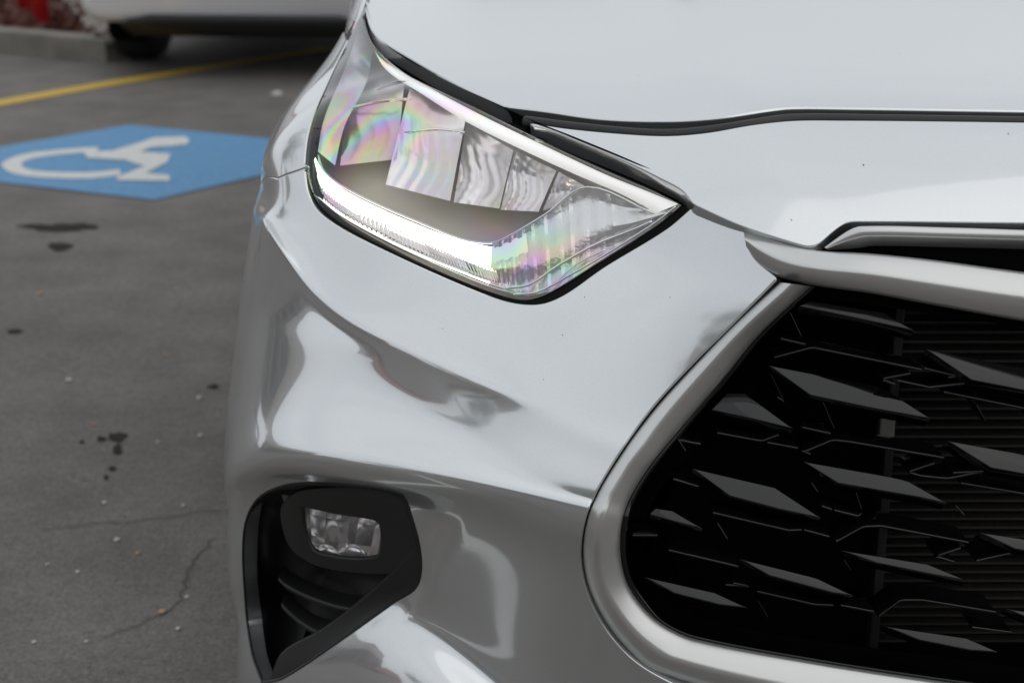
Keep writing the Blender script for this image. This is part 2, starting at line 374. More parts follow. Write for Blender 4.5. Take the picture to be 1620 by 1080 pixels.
M['gloss_black'] = mat('gloss_black', (.003, .003, .0035), .35, 0, 1.0, 1.5, coat_rough=.03, spec=0)
M['black'] = mat('black_plastic', (.012, .012, .012), .42, 0, 0, bump=(1400, .12, .0004))
M['rubber'] = mat('rubber', (.012, .012, .012), .5, bump=(600, .1, .0005))
M['matte_black'] = mat('matte_black', (.003, .003, .003), .8, spec=.04)
M['chrome'] = mat('chrome', (.88, .88, .88), .05, 1.0)
M['dirt'] = mat('speck', (.08, .07, .06), .8)

# ================================================================== the silver car
CAR = tag(empty('parked_car', (0, .95, 0)), 'silver car seen close up at its lit headlight, fog lamp and black grille', 'car')
def child(o, par=None):
    """hang o under the car (or a part) without moving it"""
    o.parent = par or CAR
    if par is None: o.matrix_parent_inverse = Matrix.Translation(-CAR.location)
    return o
lamp_outer = smooth([(577, 5, 1), (590, 46), (606, 69), (650, 100), (717, 138), (799, 177), (838, 196), (910, 227), (1006, 266), (1064, 293), (1086, 308), (1097, 330, 1),
    (1054, 366), (958, 424), (898, 466), (862, 482), (828, 484), (789, 476), (717, 448), (621, 405), (539, 364), (500, 334), (483, 300), (480, 250), (490, 193), (523, 116), (552, 58)], 8, True)
seam_q = BODY.inv([(486, 262), (440, 280), (408, 299)])
# ---- fender: from the seam back, between lamp, hood edge and wheel arch
def yz(P): return P[..., 1:3]
WY, WZ, WR = .97, .365, .44
T0q = lambda a, b, n: np.stack([np.linspace(a, b, n), np.full(n, .1602)], 1)
lq = BODY.inv(lamp_outer)
seam_side = BODY.inv(np.array([(.60, .770), (.70, .72)]), key=yz)
arch = [(WY+WR*math.cos(t), WZ+WR*math.sin(t)) for t in np.linspace(R(140), R(-8), 30)]
archq = BODY.inv(np.array(arch), key=yz)
i_top = int(np.argmin(np.linalg.norm(lamp_outer-np.array([577, 5]), axis=1))); i_seam = int(np.argmin(np.linalg.norm(lamp_outer-np.array([480, 262]), axis=1)))
left_lamp = lq[i_seam:]                             # from the seam up the lamp's edge to its top
top_w = lq[i_top][0]
fender_loop = np.vstack([left_lamp, T0q(top_w+.004, sw[-1]-.01, 30), [(sw[-1]-.01, .9)], archq[::-1], seam_side[::-1], seam_q[::-1]])
# ---- bumper
nose_edge_px = [(1103, 338), (1140, 351), (1176, 363)]
frame_out = smooth([(1176, 363, 1), (1180, 388), (1192, 412), (1226, 441, 1), (1157, 511), (1088, 580), (1025, 650), (968, 731), (930, 801), (916, 866), (922, 922), (947, 981), (985, 1031), (1031, 1066), (1100, 1096), (1250, 1128), (1450, 1160), (1700, 1185), (1860, 1195)], 8)
bez_out = smooth([(384, 841), (403, 791), (445, 768), (498, 763), (569, 767), (635, 781), (652, 816), (667, 883), (659, 929), (621, 955), (516, 1029), (445, 1075), (414, 1082, 1), (397, 1034), (386, 946)], 8, True)
fo = BODY.inv(frame_out)
low = np.array([(fo[-1][0], .97), (0.3, .985), (.7, .985), (sw[14], .985)])
fq = np.linspace(0, 1, 5)[:, None]
arch2 = BODY.inv(np.array([(WY+WR*math.cos(t), WZ+WR*math.sin(t)) for t in np.linspace(R(195), R(142), 10)]), key=yz)
lamp_bottom = lq[11*8:i_seam+1]                     # lamp tip, along its bottom to the seam
g = .0
bumper_loop = np.vstack([BODY.inv(nose_edge_px)[::1], fo, low, arch2, BODY.inv(np.array([(.69, .716), (.60, .766)]), key=yz), (seam_q+[0, .0045])[::-1], lamp_bottom[::-1][1:]])
fender = child(panel_mesh('fender', BODY, fender_loop, [], .0085, M['paint'], None))
bumper = child(mirror(panel_mesh('bumper_cover', BODY, bumper_loop, [BODY.inv(bez_out)], .006, M['paint'], None, rim=(.0022, .02))))

# ---- hood and nose panel
hood_front = smooth([(578, -2, 1), (588, 40), (604, 61), (650, 90), (717, 128), (800, 166, 1), (860, 173), (955, 186), (1060, 189), (1140, 184), (1210, 173), (1250, 169), (1330, 169.5), (1500, 172), (1700, 175), (1800, 176)], 8)
hq = HOOD.inv(hood_front); hq = hq[hq[:, 1] > 0]
hood_loop = np.vstack([hq, [(.1, hq[-1][1]), (.1, 1.25), (-.5, 1.25), (-.83, 1.2), (-.815, .9)]])
hood = child(mirror(panel_mesh('hood', HOOD, hood_loop, [], .012, M['paint'], None, rim=(.003, .02))))
nose_px = smooth([(841, 196, 1), (900, 205), (1000, 214), (1060, 216), (1120, 211), (1190, 199), (1255, 192), (1330, 191.5), (1500, 193), (1700, 196), (1800, 198, 1),
    (1800, 351, 1), (1620, 350), (1352, 348), (1335, 351), (1318, 362), (1293, 383), (1283, 387), (1270, 386), (1174, 355), (1099, 321, 1), (1081, 299), (1043, 278), (998, 256), (921, 224), (872, 204)], 8, True)
nose = child(mirror(panel('nose_panel', HOOD, nose_px, [], .007, M['paint'], None, rim=(.002, .02))))
# dark backing under the seams
def ribbon(name, S, q, wd, D, m, n=3):
    """strip of half width wd, D below the skin, along a line of surface parameters"""
    P = S.at(q)-S.normal(q)*D; T = np.gradient(P, axis=0); T /= np.linalg.norm(T, axis=1)[:, None]; B = np.cross(T, S.normal(q)); B /= np.linalg.norm(B, axis=1)[:, None]
    return loft(name, [P+B*wd*t for t in np.linspace(-1, 1, n)], m)
gap1 = smooth([(835, 184), (865, 192), (955, 201), (1060, 204), (1140, 198), (1250, 181), (1400, 183), (1600, 186), (1800, 189)], 6)
child(mirror(ribbon('hood_gap_channel', HOOD, HOOD.inv(gap1), .014, .014, M['matte_black'])))
sq = np.vstack([seam_q, seam_side]); child(ribbon('fender_gap_channel', BODY, sq, .02, .012, M['matte_black']))
# rubber seal in the gap between hood and nose panel
sp = smooth([(830, 184), (900, 193), (1000, 203), (1060, 205), (1120, 200), (1200, 188), (1255, 181), (1400, 182), (1600, 185), (1790, 188)], 8)
P = HOOD.pt(sp)
tube_o = child(mirror(tube('rubber_strip', P+[0, 0, -.006], .0065, M['rubber'], n=10)))

# a few specks of road dirt stuck to the lacquer
for k, (u, v, r, S_) in enumerate([(1366, 261, 2.0, HOOD), (1595, 212, 1.8, HOOD), (1422, 86, 1.5, HOOD), (1560, 118, 1.3, HOOD), (1252, 348, 1.6, HOOD), (890, 530, 1.4, BODY), (925, 470, 1.3, BODY), (700, 520, 1.1, BODY), (860, 600, 1.2, BODY), (1060, 470, 1.2, BODY), (1010, 120, 1.3, HOOD), (760, 60, 1.2, HOOD)]):
    q = S_.inv([(u, v)]); P = S_.at(q)[0]; N_ = S_.normal(q)[0]; rr = r*1.7/F*.55; a = np.cross(N_, (1, 0, .1)); a /= np.linalg.norm(a); b = np.cross(N_, a)
    ring = [P+N_*.0003+rr*(math.cos(t)*a*1.4+math.sin(t)*b) for t in np.linspace(0, 2*math.pi, 8)[:-1]]
    child(mesh('dirt_speck', np.vstack(ring+[P+N_*rr*.5]), [(i, (i+1) % 7, 7) for i in range(7)], M['dirt']))

# ================================================================== grille
M['gasket0'] = M['matte_black']
fo_k = [(1229, 446), (1157, 513), (1088, 582), (1025, 652), (968, 733), (930, 803), (917, 866), (924, 922), (949, 979), (987, 1029), (1032, 1066), (1250, 1126), (1450, 1158), (1700, 1183), (1860, 1193)]
fi_k = [(1284, 453), (1203, 527), (1144, 599), (1085, 668), (1025, 741), (990, 803), (981, 859), (990, 916), (1018, 960), (1052, 989), (1100, 1010), (1290, 1046), (1478, 1075), (1700, 1105), (1860, 1125)]
def band(name, up, lo, prof_, m, S=BODY, n=6, par=None, close=False):
    A = smooth(up, n); B = smooth(lo, n)
    rings = [S.pt(A*(1-t)+B*t, D) for t, D in prof_]
    return child(loft(name, rings, m), par)
band('grille_gap_seal', fo_k, fi_k, [(-.06, .012), (.14, .012)], M['gasket0'])
frame = band('grille_frame', fo_k, fi_k, [(.085, .02), (.085, .005), (.095, .002), (.125, -.001), (.22, -.005), (.38, -.0075), (.46, -.0075), (.54, -.005), (.8, .004), (.93, .0095), (.98, .0125), (1.0, .016), (1.0, .045)], M['satin']); mirror(frame)
bar = band('grille_top_bar', [(1176, 364, 1), (1215, 374), (1252, 386), (1300, 395), (1376, 399), (1468, 408), (1620, 428), (1860, 458)],
    [(1181, 392), (1198, 418), (1236, 440), (1290, 452), (1376, 464), (1468, 481), (1620, 508), (1860, 545)],
    [(.03, .03), (.03, .007), (.05, .003), (.09, .0), (.25, -.005), (.42, -.010), (.5, -.0115), (.58, -.0115), (.75, -.007), (.92, -.001), (.98, .003), (1, .008), (1, .04)], M['satin']); mirror(bar)
trim = band('grille_upper_trim', [(1304, 391, 1), (1340, 366), (1362, 358), (1500, 360), (1620, 364), (1860, 372)], [(1311, 396, 1), (1350, 393), (1384, 389), (1500, 391), (1620, 394), (1860, 400)],
    [(0, .022), (0, .013), (.1, .009), (.45, .009), (.55, .012), (1, .025), (1, .04)], M['satin']); mirror(trim)
# dark box behind the grille
def back(name, keys_u, keys_l, D0, m):
    A = smooth(keys_u, 4); B = smooth(keys_l, 4)
    o = child(loft(name, [BODY.pt(A*(1-t)+B*t, D0) for t in np.linspace(0, 1, 8)], m)); return mirror(o)
back('grille_shroud', [(1170, 350), (1500, 345), (1880, 350)], [(1170, 455), (1500, 500), (1880, 560)], .05, M['matte_black'])
back('grille_well', [(1190, 420), (1500, 470), (1880, 540)], [(960, 1060), (1400, 1120), (1900, 1180)], .15, M['matte_black'])
back('grille_side_wall', [(1240, 440), (1120, 590), (980, 760), (960, 860), (990, 980), (1100, 1040), (1500, 1100), (1880, 1150)], [(1330, 470), (1190, 620), (1040, 780), (1020, 860), (1060, 950), (1160, 990), (1500, 1040), (1880, 1090)], .09, M['matte_black'])
# radiator behind the right half
M['radiator'] = mat('radiator', (.030, .027, .024), .5, .3)
RAD = empty('radiator'); child(RAD)
def grl(uv, Y):                                    # point on an upright plane set behind the nose
    uv = np.atleast_2d(uv); d = ray(uv[:, 0], uv[:, 1]); return CAM+d*((Y-CAM[1])/d[:, 1])[:, None]
def box(name, c, s, m, par=None, rot=0, bev=0):
    v = [((i*2-1)*s[0]/2, (j*2-1)*s[1]/2, (k*2-1)*s[2]/2) for i in (0, 1) for j in (0, 1) for k in (0, 1)]
    cr_, sr_ = math.cos(rot), math.sin(rot)
    v = [(c[0]+x*cr_-y*sr_, c[1]+x*sr_+y*cr_, c[2]+z) for x, y, z in v]
    f = [(0, 1, 3, 2), (4, 6, 7, 5), (0, 4, 5, 1), (2, 3, 7, 6), (0, 2, 6, 4), (1, 5, 7, 3)]
    o = mesh(name, v, f, m, par, False)
    if bev: bevel(o, bev)
    return o
for i in range(44):
    z = .40+i*.0105; o = box('cooling_tube', (0, .125, z), (.37, .012, .0028), M['radiator']); o.parent = RAD; o.matrix_parent_inverse = Matrix.Translation(-CAR.location)
fb = bmesh.new()
for i in range(140):
    x = -.185+i*.37/139
    for z0, z1 in ((.40, .85),):
        vs = [fb.verts.new(p) for p in ((x, .122, z0), (x+.0004, .122, z0), (x+.0004, .122, z1), (x, .122, z1))]; fb.faces.new(vs)
me = bpy.data.meshes.new('cooling_fins'); fb.to_mesh(me); fb.free(); me.materials.append(M['radiator']); o = bpy.data.objects.new('cooling_fins', me); COL.objects.link(o); o.parent = RAD; o['kind'] = 'stuff'; o.matrix_parent_inverse = Matrix.Translation(-CAR.location)
RAD.matrix_parent_inverse = Matrix.Identity(4); RAD.location = (0, 0, 0)
for sx in (-1, 1): child(box('radiator_post', (sx*.192, .115, .62), (.010, .02, .5), M['black'], bev=.002))
child(box('hood_latch_bracket', tuple(grl((1402, 673), .10)[0]), (.016, .012, .034), mat('bare_steel', (.32, .31, .29), .4, .8), bev=.002))

# blades: gloss black shards set in a lattice; outline = upper face, as (front edge, back edge)
GR = child(empty('grille_insert')); GR.location = CAR.location; GR.matrix_parent_inverse = Matrix.Translation(-CAR.location)
def gY(u, v, D): return BODY.pt(np.array([[u, v]]), D)[0]
def gchild(o):
    o.parent = GR; o.matrix_parent_inverse = Matrix.Translation(-CAR.location); return o
blades = [
 ([(1263, 484), (1350, 502), (1448, 523)], [(1284, 476), (1398, 494)], 64),
 ([(1216, 577), (1282, 625), (1389, 647), (1474, 662)], [(1395, 611)], 74),
 ([(1464, 551), (1537, 601), (1640, 621), (1722, 634)], [(1650, 588)], 74),
 ([(1125, 648), (1190, 662), (1256, 678)], [(1150, 621), (1179, 621)], 72),
 ([(1095, 740), (1154, 784), (1233, 805), (1300, 819)], [(1226, 770)], 74),
 ([(1270, 729), (1326, 764), (1454, 786), (1500, 796)], [(1432, 757)], 72),
 ([(1498, 696), (1568, 740), (1690, 762), (1745, 775)], [(1675, 727)], 72),
 ([(1027, 813), (1065, 824), (1113, 836)], [(1037, 803), (1064, 807)], 66),
 ([(1170, 883), (1217, 910), (1316, 937), (1352, 942)], [(1292, 913)], 60),
 ([(1328, 869), (1387, 890), (1474, 908), (1532, 918)], [(1467, 891)], 64),
 ([(1549, 841), (1606, 868), (1700, 884), (1760, 895)], [(1690, 862)], 64),
 ([(1018, 911), (1067, 938), (1138, 956), (1184, 961)], [(1131, 936)], 56),
 ([(1398, 989), (1455, 1012), (1535, 1028), (1581, 1031)], [(1529, 1008)], 56),
 ([(1592, 962), (1645, 985), (1740, 1000), (1790, 1003)], [(1730, 980)], 56),
 ([(1200, 700), (1215, 703), (1222, 708)], [(1212, 699)], 60)][:14]
for fr, bk, el in blades:
    el = 34+el*.15; c = gY(*fr[len(fr)//2], .012); a = gY(*fr[0], .014); b = gY(*fr[-1], .012)
    e = (b-a)/np.linalg.norm(b-a); up = np.array([0, -math.cos(R(el)), math.sin(R(el))]); n = up-e*(up@e); n /= np.linalg.norm(n)
    px = np.array(fr+bk[::-1], float); d = ray(px[:, 0], px[:, 1]); t = ((c-CAM)@n)/(d@n); P = CAM+d*t[:, None]; k = len(P)
    back_ = np.array([0, .020, -.016]); Q = P+back_; Q[len(fr):] += [0, .01, -.004]
    Fc = [tuple(range(k))[::-1], tuple(range(k, 2*k))]+[(i, (i+1) % k, (i+1) % k+k, i+k) for i in range(k)]
    o = gchild(edge_split(bevel(mesh('grille_blade', np.vstack([P, Q]), Fc, M['gloss_black']), .0013, 3), 40))
    bm = bmesh.new(); bm.from_mesh(o.data); bmesh.ops.recalc_face_normals(bm, faces=bm.faces); bm.to_mesh(o.data); bm.free()
    if P[:, 0].max() < -.05:
        m_ = o.copy(); COL.objects.link(m_); m_.scale.x = -1
# cell walls of the lattice: the thin bright edges in the photograph are their front edges
walls = [[(1225, 566), (1285, 550), (1330, 559), (1458, 585)], [(1235, 536), (1274, 545)], [(1250, 494), (1268, 533)], [(1463, 583), (1516, 595), (1500, 597)], [(1440, 591), (1394, 600), (1416, 608)], [(1420, 602), (1471, 613), (1530, 606)],
 [(1493, 620), (1620, 646), (1700, 660)], [(1219, 590), (1241, 636), (1230, 628)], [(1302, 636), (1320, 678)], [(1269, 676), (1314, 686)], [(1269, 713), (1282, 719)], [(1272, 715), (1318, 696), (1345, 699), (1493, 724)], [(1508, 748), (1560, 745)],
 [(1135, 685), (1205, 698), (1232, 688)], [(1214, 700), (1262, 709)], [(1073, 695), (1085, 714)], [(1065, 758), (1105, 770)], [(1128, 811), (1248, 839), (1268, 838)], [(1135, 827), (1151, 853)], [(1272, 838), (1312, 849)], [(1284, 763), (1294, 779)], [(1320, 807), (1360, 817), (1364, 808), (1354, 778)],
 [(1323, 857), (1366, 833), (1395, 832), (1532, 858)], [(1478, 733), (1436, 747), (1458, 753), (1500, 757), (1563, 744)], [(1520, 764), (1620, 781), (1700, 794)], [(1520, 867), (1480, 880), (1510, 889)], [(1545, 887), (1598, 875)],
 [(1058, 870), (1168, 896)], [(1040, 847), (1001, 847)], [(1198, 935), (1290, 956), (1318, 957)], [(1148, 925), (1186, 927), (1160, 922)], [(1330, 957), (1382, 967)], [(1199, 949), (1215, 975)], [(1390, 975), (1425, 949), (1460, 949), (1575, 968)], [(1335, 885), (1346, 901)],
 [(1512, 800), (1526, 815)], [(1538, 992), (1600, 1000)], [(1545, 640), (1560, 668)], [(1300, 800), (1316, 806)], [(1108, 703), (1073, 696)]]
for wl in walls:
    A = np.vstack([gY(u, v, .020) for u, v in wl]); P = resample(A, .004) if len(A) > 1 else A
    n = len(P); th = np.array([0, 0, .0014]); bk = np.array([0, .045, -.004])
    rings = [P+bk+th, P+th, P-[0, .0008, 0], P-th, P+bk-th]
    o = gchild(loft('grille_cell_wall', rings, M['gloss_black']))
    if P[:, 0].max() < -.05:
        m_ = o.copy(); COL.objects.link(m_); m_.scale.x = -1
gl = gchild(band('grille_lip', fi_k, [(u+(14 if i < 9 else 2), v-(0 if i < 6 else 4 if i < 9 else 8)) for i, (u, v) in enumerate(fi_k)], [(0, .017), (.3, .015), (.7, .018), (1, .05)], M['gloss_black'])); mirror(gl)

# ================================================================== headlight
HL = child(empty('headlight')); HL.location = (-.70, .3, .9)
HL.matrix_parent_inverse = Matrix.Translation(-CAR.location)
def hchild(o, kind=None):
    o.parent = HL; o.matrix_parent_inverse = Matrix.Translation(-HL.location); return o
def em_mat(name, col, st):
    m = bpy.data.materials.new(name); m.use_nodes = True; b = m.node_tree.nodes['Principled BSDF']
    b.inputs['Base Color'].default_value = (*[min(.8, c*.8) for c in col], 1); b.inputs['Emission Color'].default_value = (*col, 1); b.inputs['Emission Strength'].default_value = st; b.inputs['Roughness'].default_value = .1
    return m
def lens_mat(name, amount=.5, freq=9.0, ior=1.5):
    """clear moulded plastic: a thin pane whose frozen-in stress tints what shows through it with soft rainbow fringes"""
    m = bpy.data.materials.new(name); m.use_nodes = True; n = m.node_tree; n.nodes.clear(); N = n.nodes.new; L = n.links.new
    o = N('ShaderNodeOutputMaterial'); mixs = N('ShaderNodeMixShader'); tr = N('ShaderNodeBsdfTransparent'); gl = N('ShaderNodeBsdfGlossy'); gl.inputs['Roughness'].default_value = 0.01
    lw = N('ShaderNodeLayerWeight'); lw.inputs['Blend'].default_value = .5; pw = N('ShaderNodeMath'); pw.operation = 'POWER'; pw.inputs[1].default_value = 4.5; L(lw.outputs['Facing'], pw.inputs[0])
    fr = N('ShaderNodeMath'); fr.operation = 'MULTIPLY_ADD'; fr.inputs[1].default_value = .9; fr.inputs[2].default_value = .045; L(pw.outputs[0], fr.inputs[0])
    tcn = N('ShaderNodeTexCoord'); nz = N('ShaderNodeTexNoise'); nz.inputs['Scale'].default_value = freq; nz.inputs['Detail'].default_value = 0.6; nz.inputs['Distortion'].default_value = .7
    L(tcn.outputs['Object'], nz.inputs['Vector'])
    ch = []
    for k, ph in enumerate((0.0, .30, .62)):
        mu = N('ShaderNodeMath'); mu.operation = 'MULTIPLY_ADD'; mu.inputs[1].default_value = 30.0*(1+.015*k); mu.inputs[2].default_value = ph*6.283+1.9
        co = N('ShaderNodeMath'); co.operation = 'COSINE'; sc = N('ShaderNodeMath'); sc.operation = 'MULTIPLY_ADD'; sc.inputs[1].default_value = amount/2; sc.inputs[2].default_value = 1-amount/2
        L(nz.outputs['Fac'], mu.inputs[0]); L(mu.outputs[0], co.inputs[0]); L(co.outputs[0], sc.inputs[0]); ch.append(sc)
    cb = N('ShaderNodeCombineColor')
    for k in range(3): L(ch[k].outputs[0], cb.inputs[k])
    n2 = N('ShaderNodeTexNoise'); n2.inputs['Scale'].default_value = 7; n2.inputs['Detail'].default_value = 1
    rm = N('ShaderNodeMapRange'); rm.inputs[1].default_value = .42; rm.inputs[2].default_value = .66; L(tcn.outputs['Object'], n2.inputs['Vector']); L(n2.outputs['Fac'], rm.inputs[0])
    mc = N('ShaderNodeMix'); mc.data_type = 'RGBA'; mc.inputs[6].default_value = (.93, .93, .93, 1); L(rm.outputs[0], mc.inputs[0]); L(cb.outputs[0], mc.inputs[7])
    L(mc.outputs[2], tr.inputs['Color']); L(fr.outputs[0], mixs.inputs[0]); L(tr.outputs[0], mixs.inputs[1]); L(gl.outputs[0], mixs.inputs[2]); L(mixs.outputs[0], o.inputs['Surface'])
    return m
M['lens'] = lens_mat('lamp_lens', .42, 8)
M['gasket'] = mat('gasket_black', (.005, .005, .005), .55, spec=.12)
M['clear'] = lens_mat('fog_lens', .03, 9)
M['bowl'] = mat('lamp_grey', (.50, .48, .475), .35, .2)
M['cup'] = mat('lamp_cup', (.92, .90, .92), .28, .8)
M['mirror'] = mat('lamp_mirror', (.90, .88, .87), .10, 1.0)
M['white_trim'] = mat('bright_trim', (.92, .92, .92), .30, .0)
M['guide'] = em_mat('light_guide', (1.0, .98, .86), 4.5)
M['clearribs'] = mat('lamp_facets', (.93, .93, .93), .25, .7, bump=(260, .6, .001))
lens_px = smooth([(572, 26, 1), (590, 72), (640, 117), (700, 147), (765, 178), (862, 226), (958, 270), (1030, 301), (1078, 325, 1), (1040, 356), (948, 414), (890, 451), (858, 468), (828, 474), (790, 466), (717, 439), (621, 396), (541, 353), (506, 322), (490, 288), (487, 250), (497, 194), (529, 115), (553, 62)], 8, True)
hchild(panel('lamp_gasket', BODY, np.vstack([lamp_outer[88:], lamp_outer[:1], lens_px[:1], lens_px[64:][::-1]]), [], .006, M['gasket'], None, off=-.006, rim=(.001, .008)))
A = smooth([(577, 0), (591, 44), (608, 68), (650, 96), (717, 133), (799, 171), (846, 192), (910, 217), (1006, 257), (1064, 286), (1096, 320)], 6); B = smooth([(570, 30), (588, 72), (612, 96), (655, 124), (725, 158), (795, 192), (862, 226), (915, 250), (990, 284), (1040, 305), (1086, 327)], 6)
hchild(loft('black_channel', [BODY.pt(A*(1-t)+B*t, D) for t, D in ((0, .001), (.15, .008), (.5, .017), (1, .027), (1, .004))], M['gasket']))
lens = hchild(panel('lamp_lens', BODY, lens_px, [], .008, M['lens'], None, off=.0005, rim=(.001, .004)))
C_ = np.array([760., 290.])
rings = []
for s_, D_ in ((1, .006), (.985, .02), (.95, .045), (.86, .062), (.6, .07), (.25, .072), (.01, .072)): rings.append(BODY.pt(C_+(lens_px-C_)*s_, D_))
hchild(loft('lamp_housing', rings, M['bowl'], closed_u=True))
def hband(name, up, lo, pr, m, n=6): 
    A = smooth(up, n); B = smooth(lo, n); return hchild(loft(name, [BODY.pt(A*(1-t)+B*t, D) for t, D in pr], m))
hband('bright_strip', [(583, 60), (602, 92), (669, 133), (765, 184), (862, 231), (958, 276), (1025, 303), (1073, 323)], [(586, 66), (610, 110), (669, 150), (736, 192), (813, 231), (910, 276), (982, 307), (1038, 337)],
      [(0, .012), (.05, .006), (.5, .003), (.95, .0045), (1, .013)], em_mat('upper_strip_glow', (1, .99, .97), .55))  # upper trim strip, with a mild glow added so it shows white
0 and hband('black_shelf', [(576, 40), (596, 76), (669, 126), (765, 174), (862, 224), (958, 268), (1030, 298), (1082, 322)], [(583, 60), (602, 92), (669, 133), (765, 184), (862, 231), (958, 276), (1025, 303), (1073, 323)], [(0, .004), (1, .007)], M['gasket'])
hband('light_guide', [(499, 248), (508, 266), (539, 297), (597, 328), (669, 359), (727, 380), (778, 391)], [(497, 256), (509, 290), (549, 325), (611, 354), (669, 381), (717, 401), (776, 424)],
      [(0, .016), (.15, .010), (.5, .008), (.85, .010), (1, .016)], M['guide'])
hband('light_guide_edge', [(497, 246), (505, 266), (536, 299), (595, 329), (668, 360), (727, 382), (780, 392)], [(494, 262), (506, 296), (547, 331), (610, 361), (668, 388), (717, 408), (780, 432)], [(0, .0175), (.5, .0172), (1, .0165)], em_mat('guide_edge', (1.0, .93, .55), 1.3))
# toothed optic below the guide
A = smooth([(497, 256), (509, 290), (549, 325), (611, 354), (669, 381), (717, 401), (776, 424), (812, 438)], 30); B = smooth([(494, 288), (510, 320), (545, 347), (621, 389), (690, 420), (740, 440), (790, 459), (822, 466)], 30)
teeth = .010+.0035*np.abs(np.sin(np.arange(len(A))*1.05)); rg = [BODY.pt(A, .014), BODY.pt(A*.85+B*.15, teeth), BODY.pt(A*.45+B*.55, teeth), BODY.pt(A*.4+B*.6, .014), BODY.pt(A*.15+B*.85, .009), BODY.pt(B, .012)]
hchild(edge_split(loft('toothed_optic', rg, M['mirror']), 25))
hband('light_guide_end', [(778, 390), (800, 382), (832, 368)], [(776, 424), (802, 428), (838, 418)], [(0, .0115), (.5, .0062), (1, .0115)], em_mat('guide_end', (1, .99, .93), .42))
# faceted corner piece
A = smooth([(782, 388), (820, 366), (870, 335), (929, 298), (990, 318), (1060, 332)], 10); B = smooth([(790, 458), (826, 467), (878, 458), (935, 424), (1000, 384), (1066, 337)], 10)
rr = .008+.0007*np.sign(np.sin(np.arange(len(A))*1.7)); hchild(edge_split(loft('corner_optic', [BODY.pt(A, .018)]+[BODY.pt(A*(1-t)+B*t, rr+.004*math.sin(t*9)) for t in np.linspace(0, 1, 14)], M['clearribs']), 20))
chl = [([(503, 246), (512, 270), (541, 294), (597, 323), (669, 354), (727, 377), (765, 384), (790, 381), (860, 341), (929, 296), (1036, 339)], .0012, .008, 'chrome_bead'),
       ([(800, 456), (838, 450), (880, 422), (940, 388), (1000, 364), (1032, 350)], .0016, .006, 'chrome_bead'), ([(812, 466), (850, 462), (900, 436), (975, 392), (1040, 350), (1070, 326)], .0012, .004, 'chrome_bead'),
       ([(835, 468), (872, 452), (912, 418), (960, 394)], .001, .008, 'chrome_bead'), ([(498, 308), (540, 342), (621, 386), (717, 430), (790, 458), (830, 465)], .0009, .005, 'chrome_bead')]
for k, r_, D_, nm in chl: hchild(tube(nm, BODY.pt(smooth(k, 6), D_), r_, M['chrome'], n=8))
# reflector cups: each a small fluted mirror
def cup(tl, tr, br, bl, D0, bow, fl, amp, m=None):
    n = 34; k = 26; rings = []
    for i in range(k):
        b = i/(k-1); a = np.linspace(0, 1, n)
        L = np.array(tl)*(1-b)+np.array(bl)*b; Rr = np.array(tr)*(1-b)+np.array(br)*b
        uv = L*(1-a)[:, None]+Rr*a[:, None]; D = D0+bow*(1-(2*a-1)**2)+.012*math.sin(b*3.1)+amp*np.abs(np.sin(a*fl*math.pi+math.sin(b*7)*1.2))*(1 if b > .25 else .3)+.0003*np.sin(b*46+np.abs(a-.5)*14)
        rings.append(BODY.pt(uv, D))
    return hchild(loft('reflector_cup', rings, m or M['cup']))
cup((552, 150), (640, 128), (628, 252), (538, 262), .030, .012, 4, .0015)
cup((648, 140), (736, 192), (712, 318), (610, 292), .022, .014, 5, .0018)
cup((738, 194), (812, 238), (790, 330), (718, 320), .028, .014, 3, .002)
cup((814, 238), (880, 270), (852, 335), (792, 332), .024, .012, 5, .002)
cup((884, 272), (925, 294), (890, 322), (858, 334), .022, .008, 3, .002)
# sheen plate at the outer end
hband('side_reflector', [(568, 45), (545, 110), (512, 190), (503, 240)], [(590, 80), (580, 130), (545, 200), (530, 262)], [(0, .010), (.3, .02), (1, .03)], M['cup'])
hchild(tube('chrome_bead', BODY.pt(smooth([(560, 170), (610, 160), (650, 158)], 5), .03), .0022, M['chrome']))
hchild(tube('chrome_bead', BODY.pt(smooth([(640, 210), (690, 205), (735, 210)], 5), .022), .0018, M['chrome']))

# ================================================================== fog lamp and bezel
BZ = child(empty('fog_lamp_bezel')); BZ.location = (-.85, .3, .5); BZ.matrix_parent_inverse = Matrix.Translation(-CAR.location)
def bchild(o, P=None):
    P = P or BZ; o.parent = P; o.matrix_parent_inverse = Matrix.Translation(-P.location); return o
Cb = np.array([520., 900.]); rings = []
for s_, D_ in ((1.012, .004), (.995, -.001), (.975, .001), (.95, .010), (.92, .030), (.86, .050), (.6, .062), (.3, .064), (.01, .064)): rings.append(BODY.pt(Cb+(bez_out-Cb)*s_, D_))
bchild(loft('bezel_well', rings, M['black'], closed_u=True))
fogf = smooth([(440, 806), (470, 785), (560, 783), (630, 795), (642, 820), (654, 880), (640, 905), (603, 912), (540, 908), (490, 896), (455, 871), (441, 838)], 8, True)
fogh = smooth([(468, 803, 1), (530, 817), (585, 826), (597, 834), (601, 865), (598, 889, 1), (570, 893), (530, 890), (490, 878), (474, 848)], 8, True)
bchild(panel('lamp_surround', BODY, fogf, [fogh], .007, M['black'], None, off=-.006, rim=(.003, .005)))
flap = smooth([(662, 872), (660, 924), (620, 952), (516, 1026), (448, 1070), (424, 1074, 1), (440, 1034), (505, 996), (600, 930), (640, 893)], 8, True)
bchild(panel('lower_ramp', BODY, flap, [], .008, M['black'], None, off=-.004, rim=(.005, .03)))
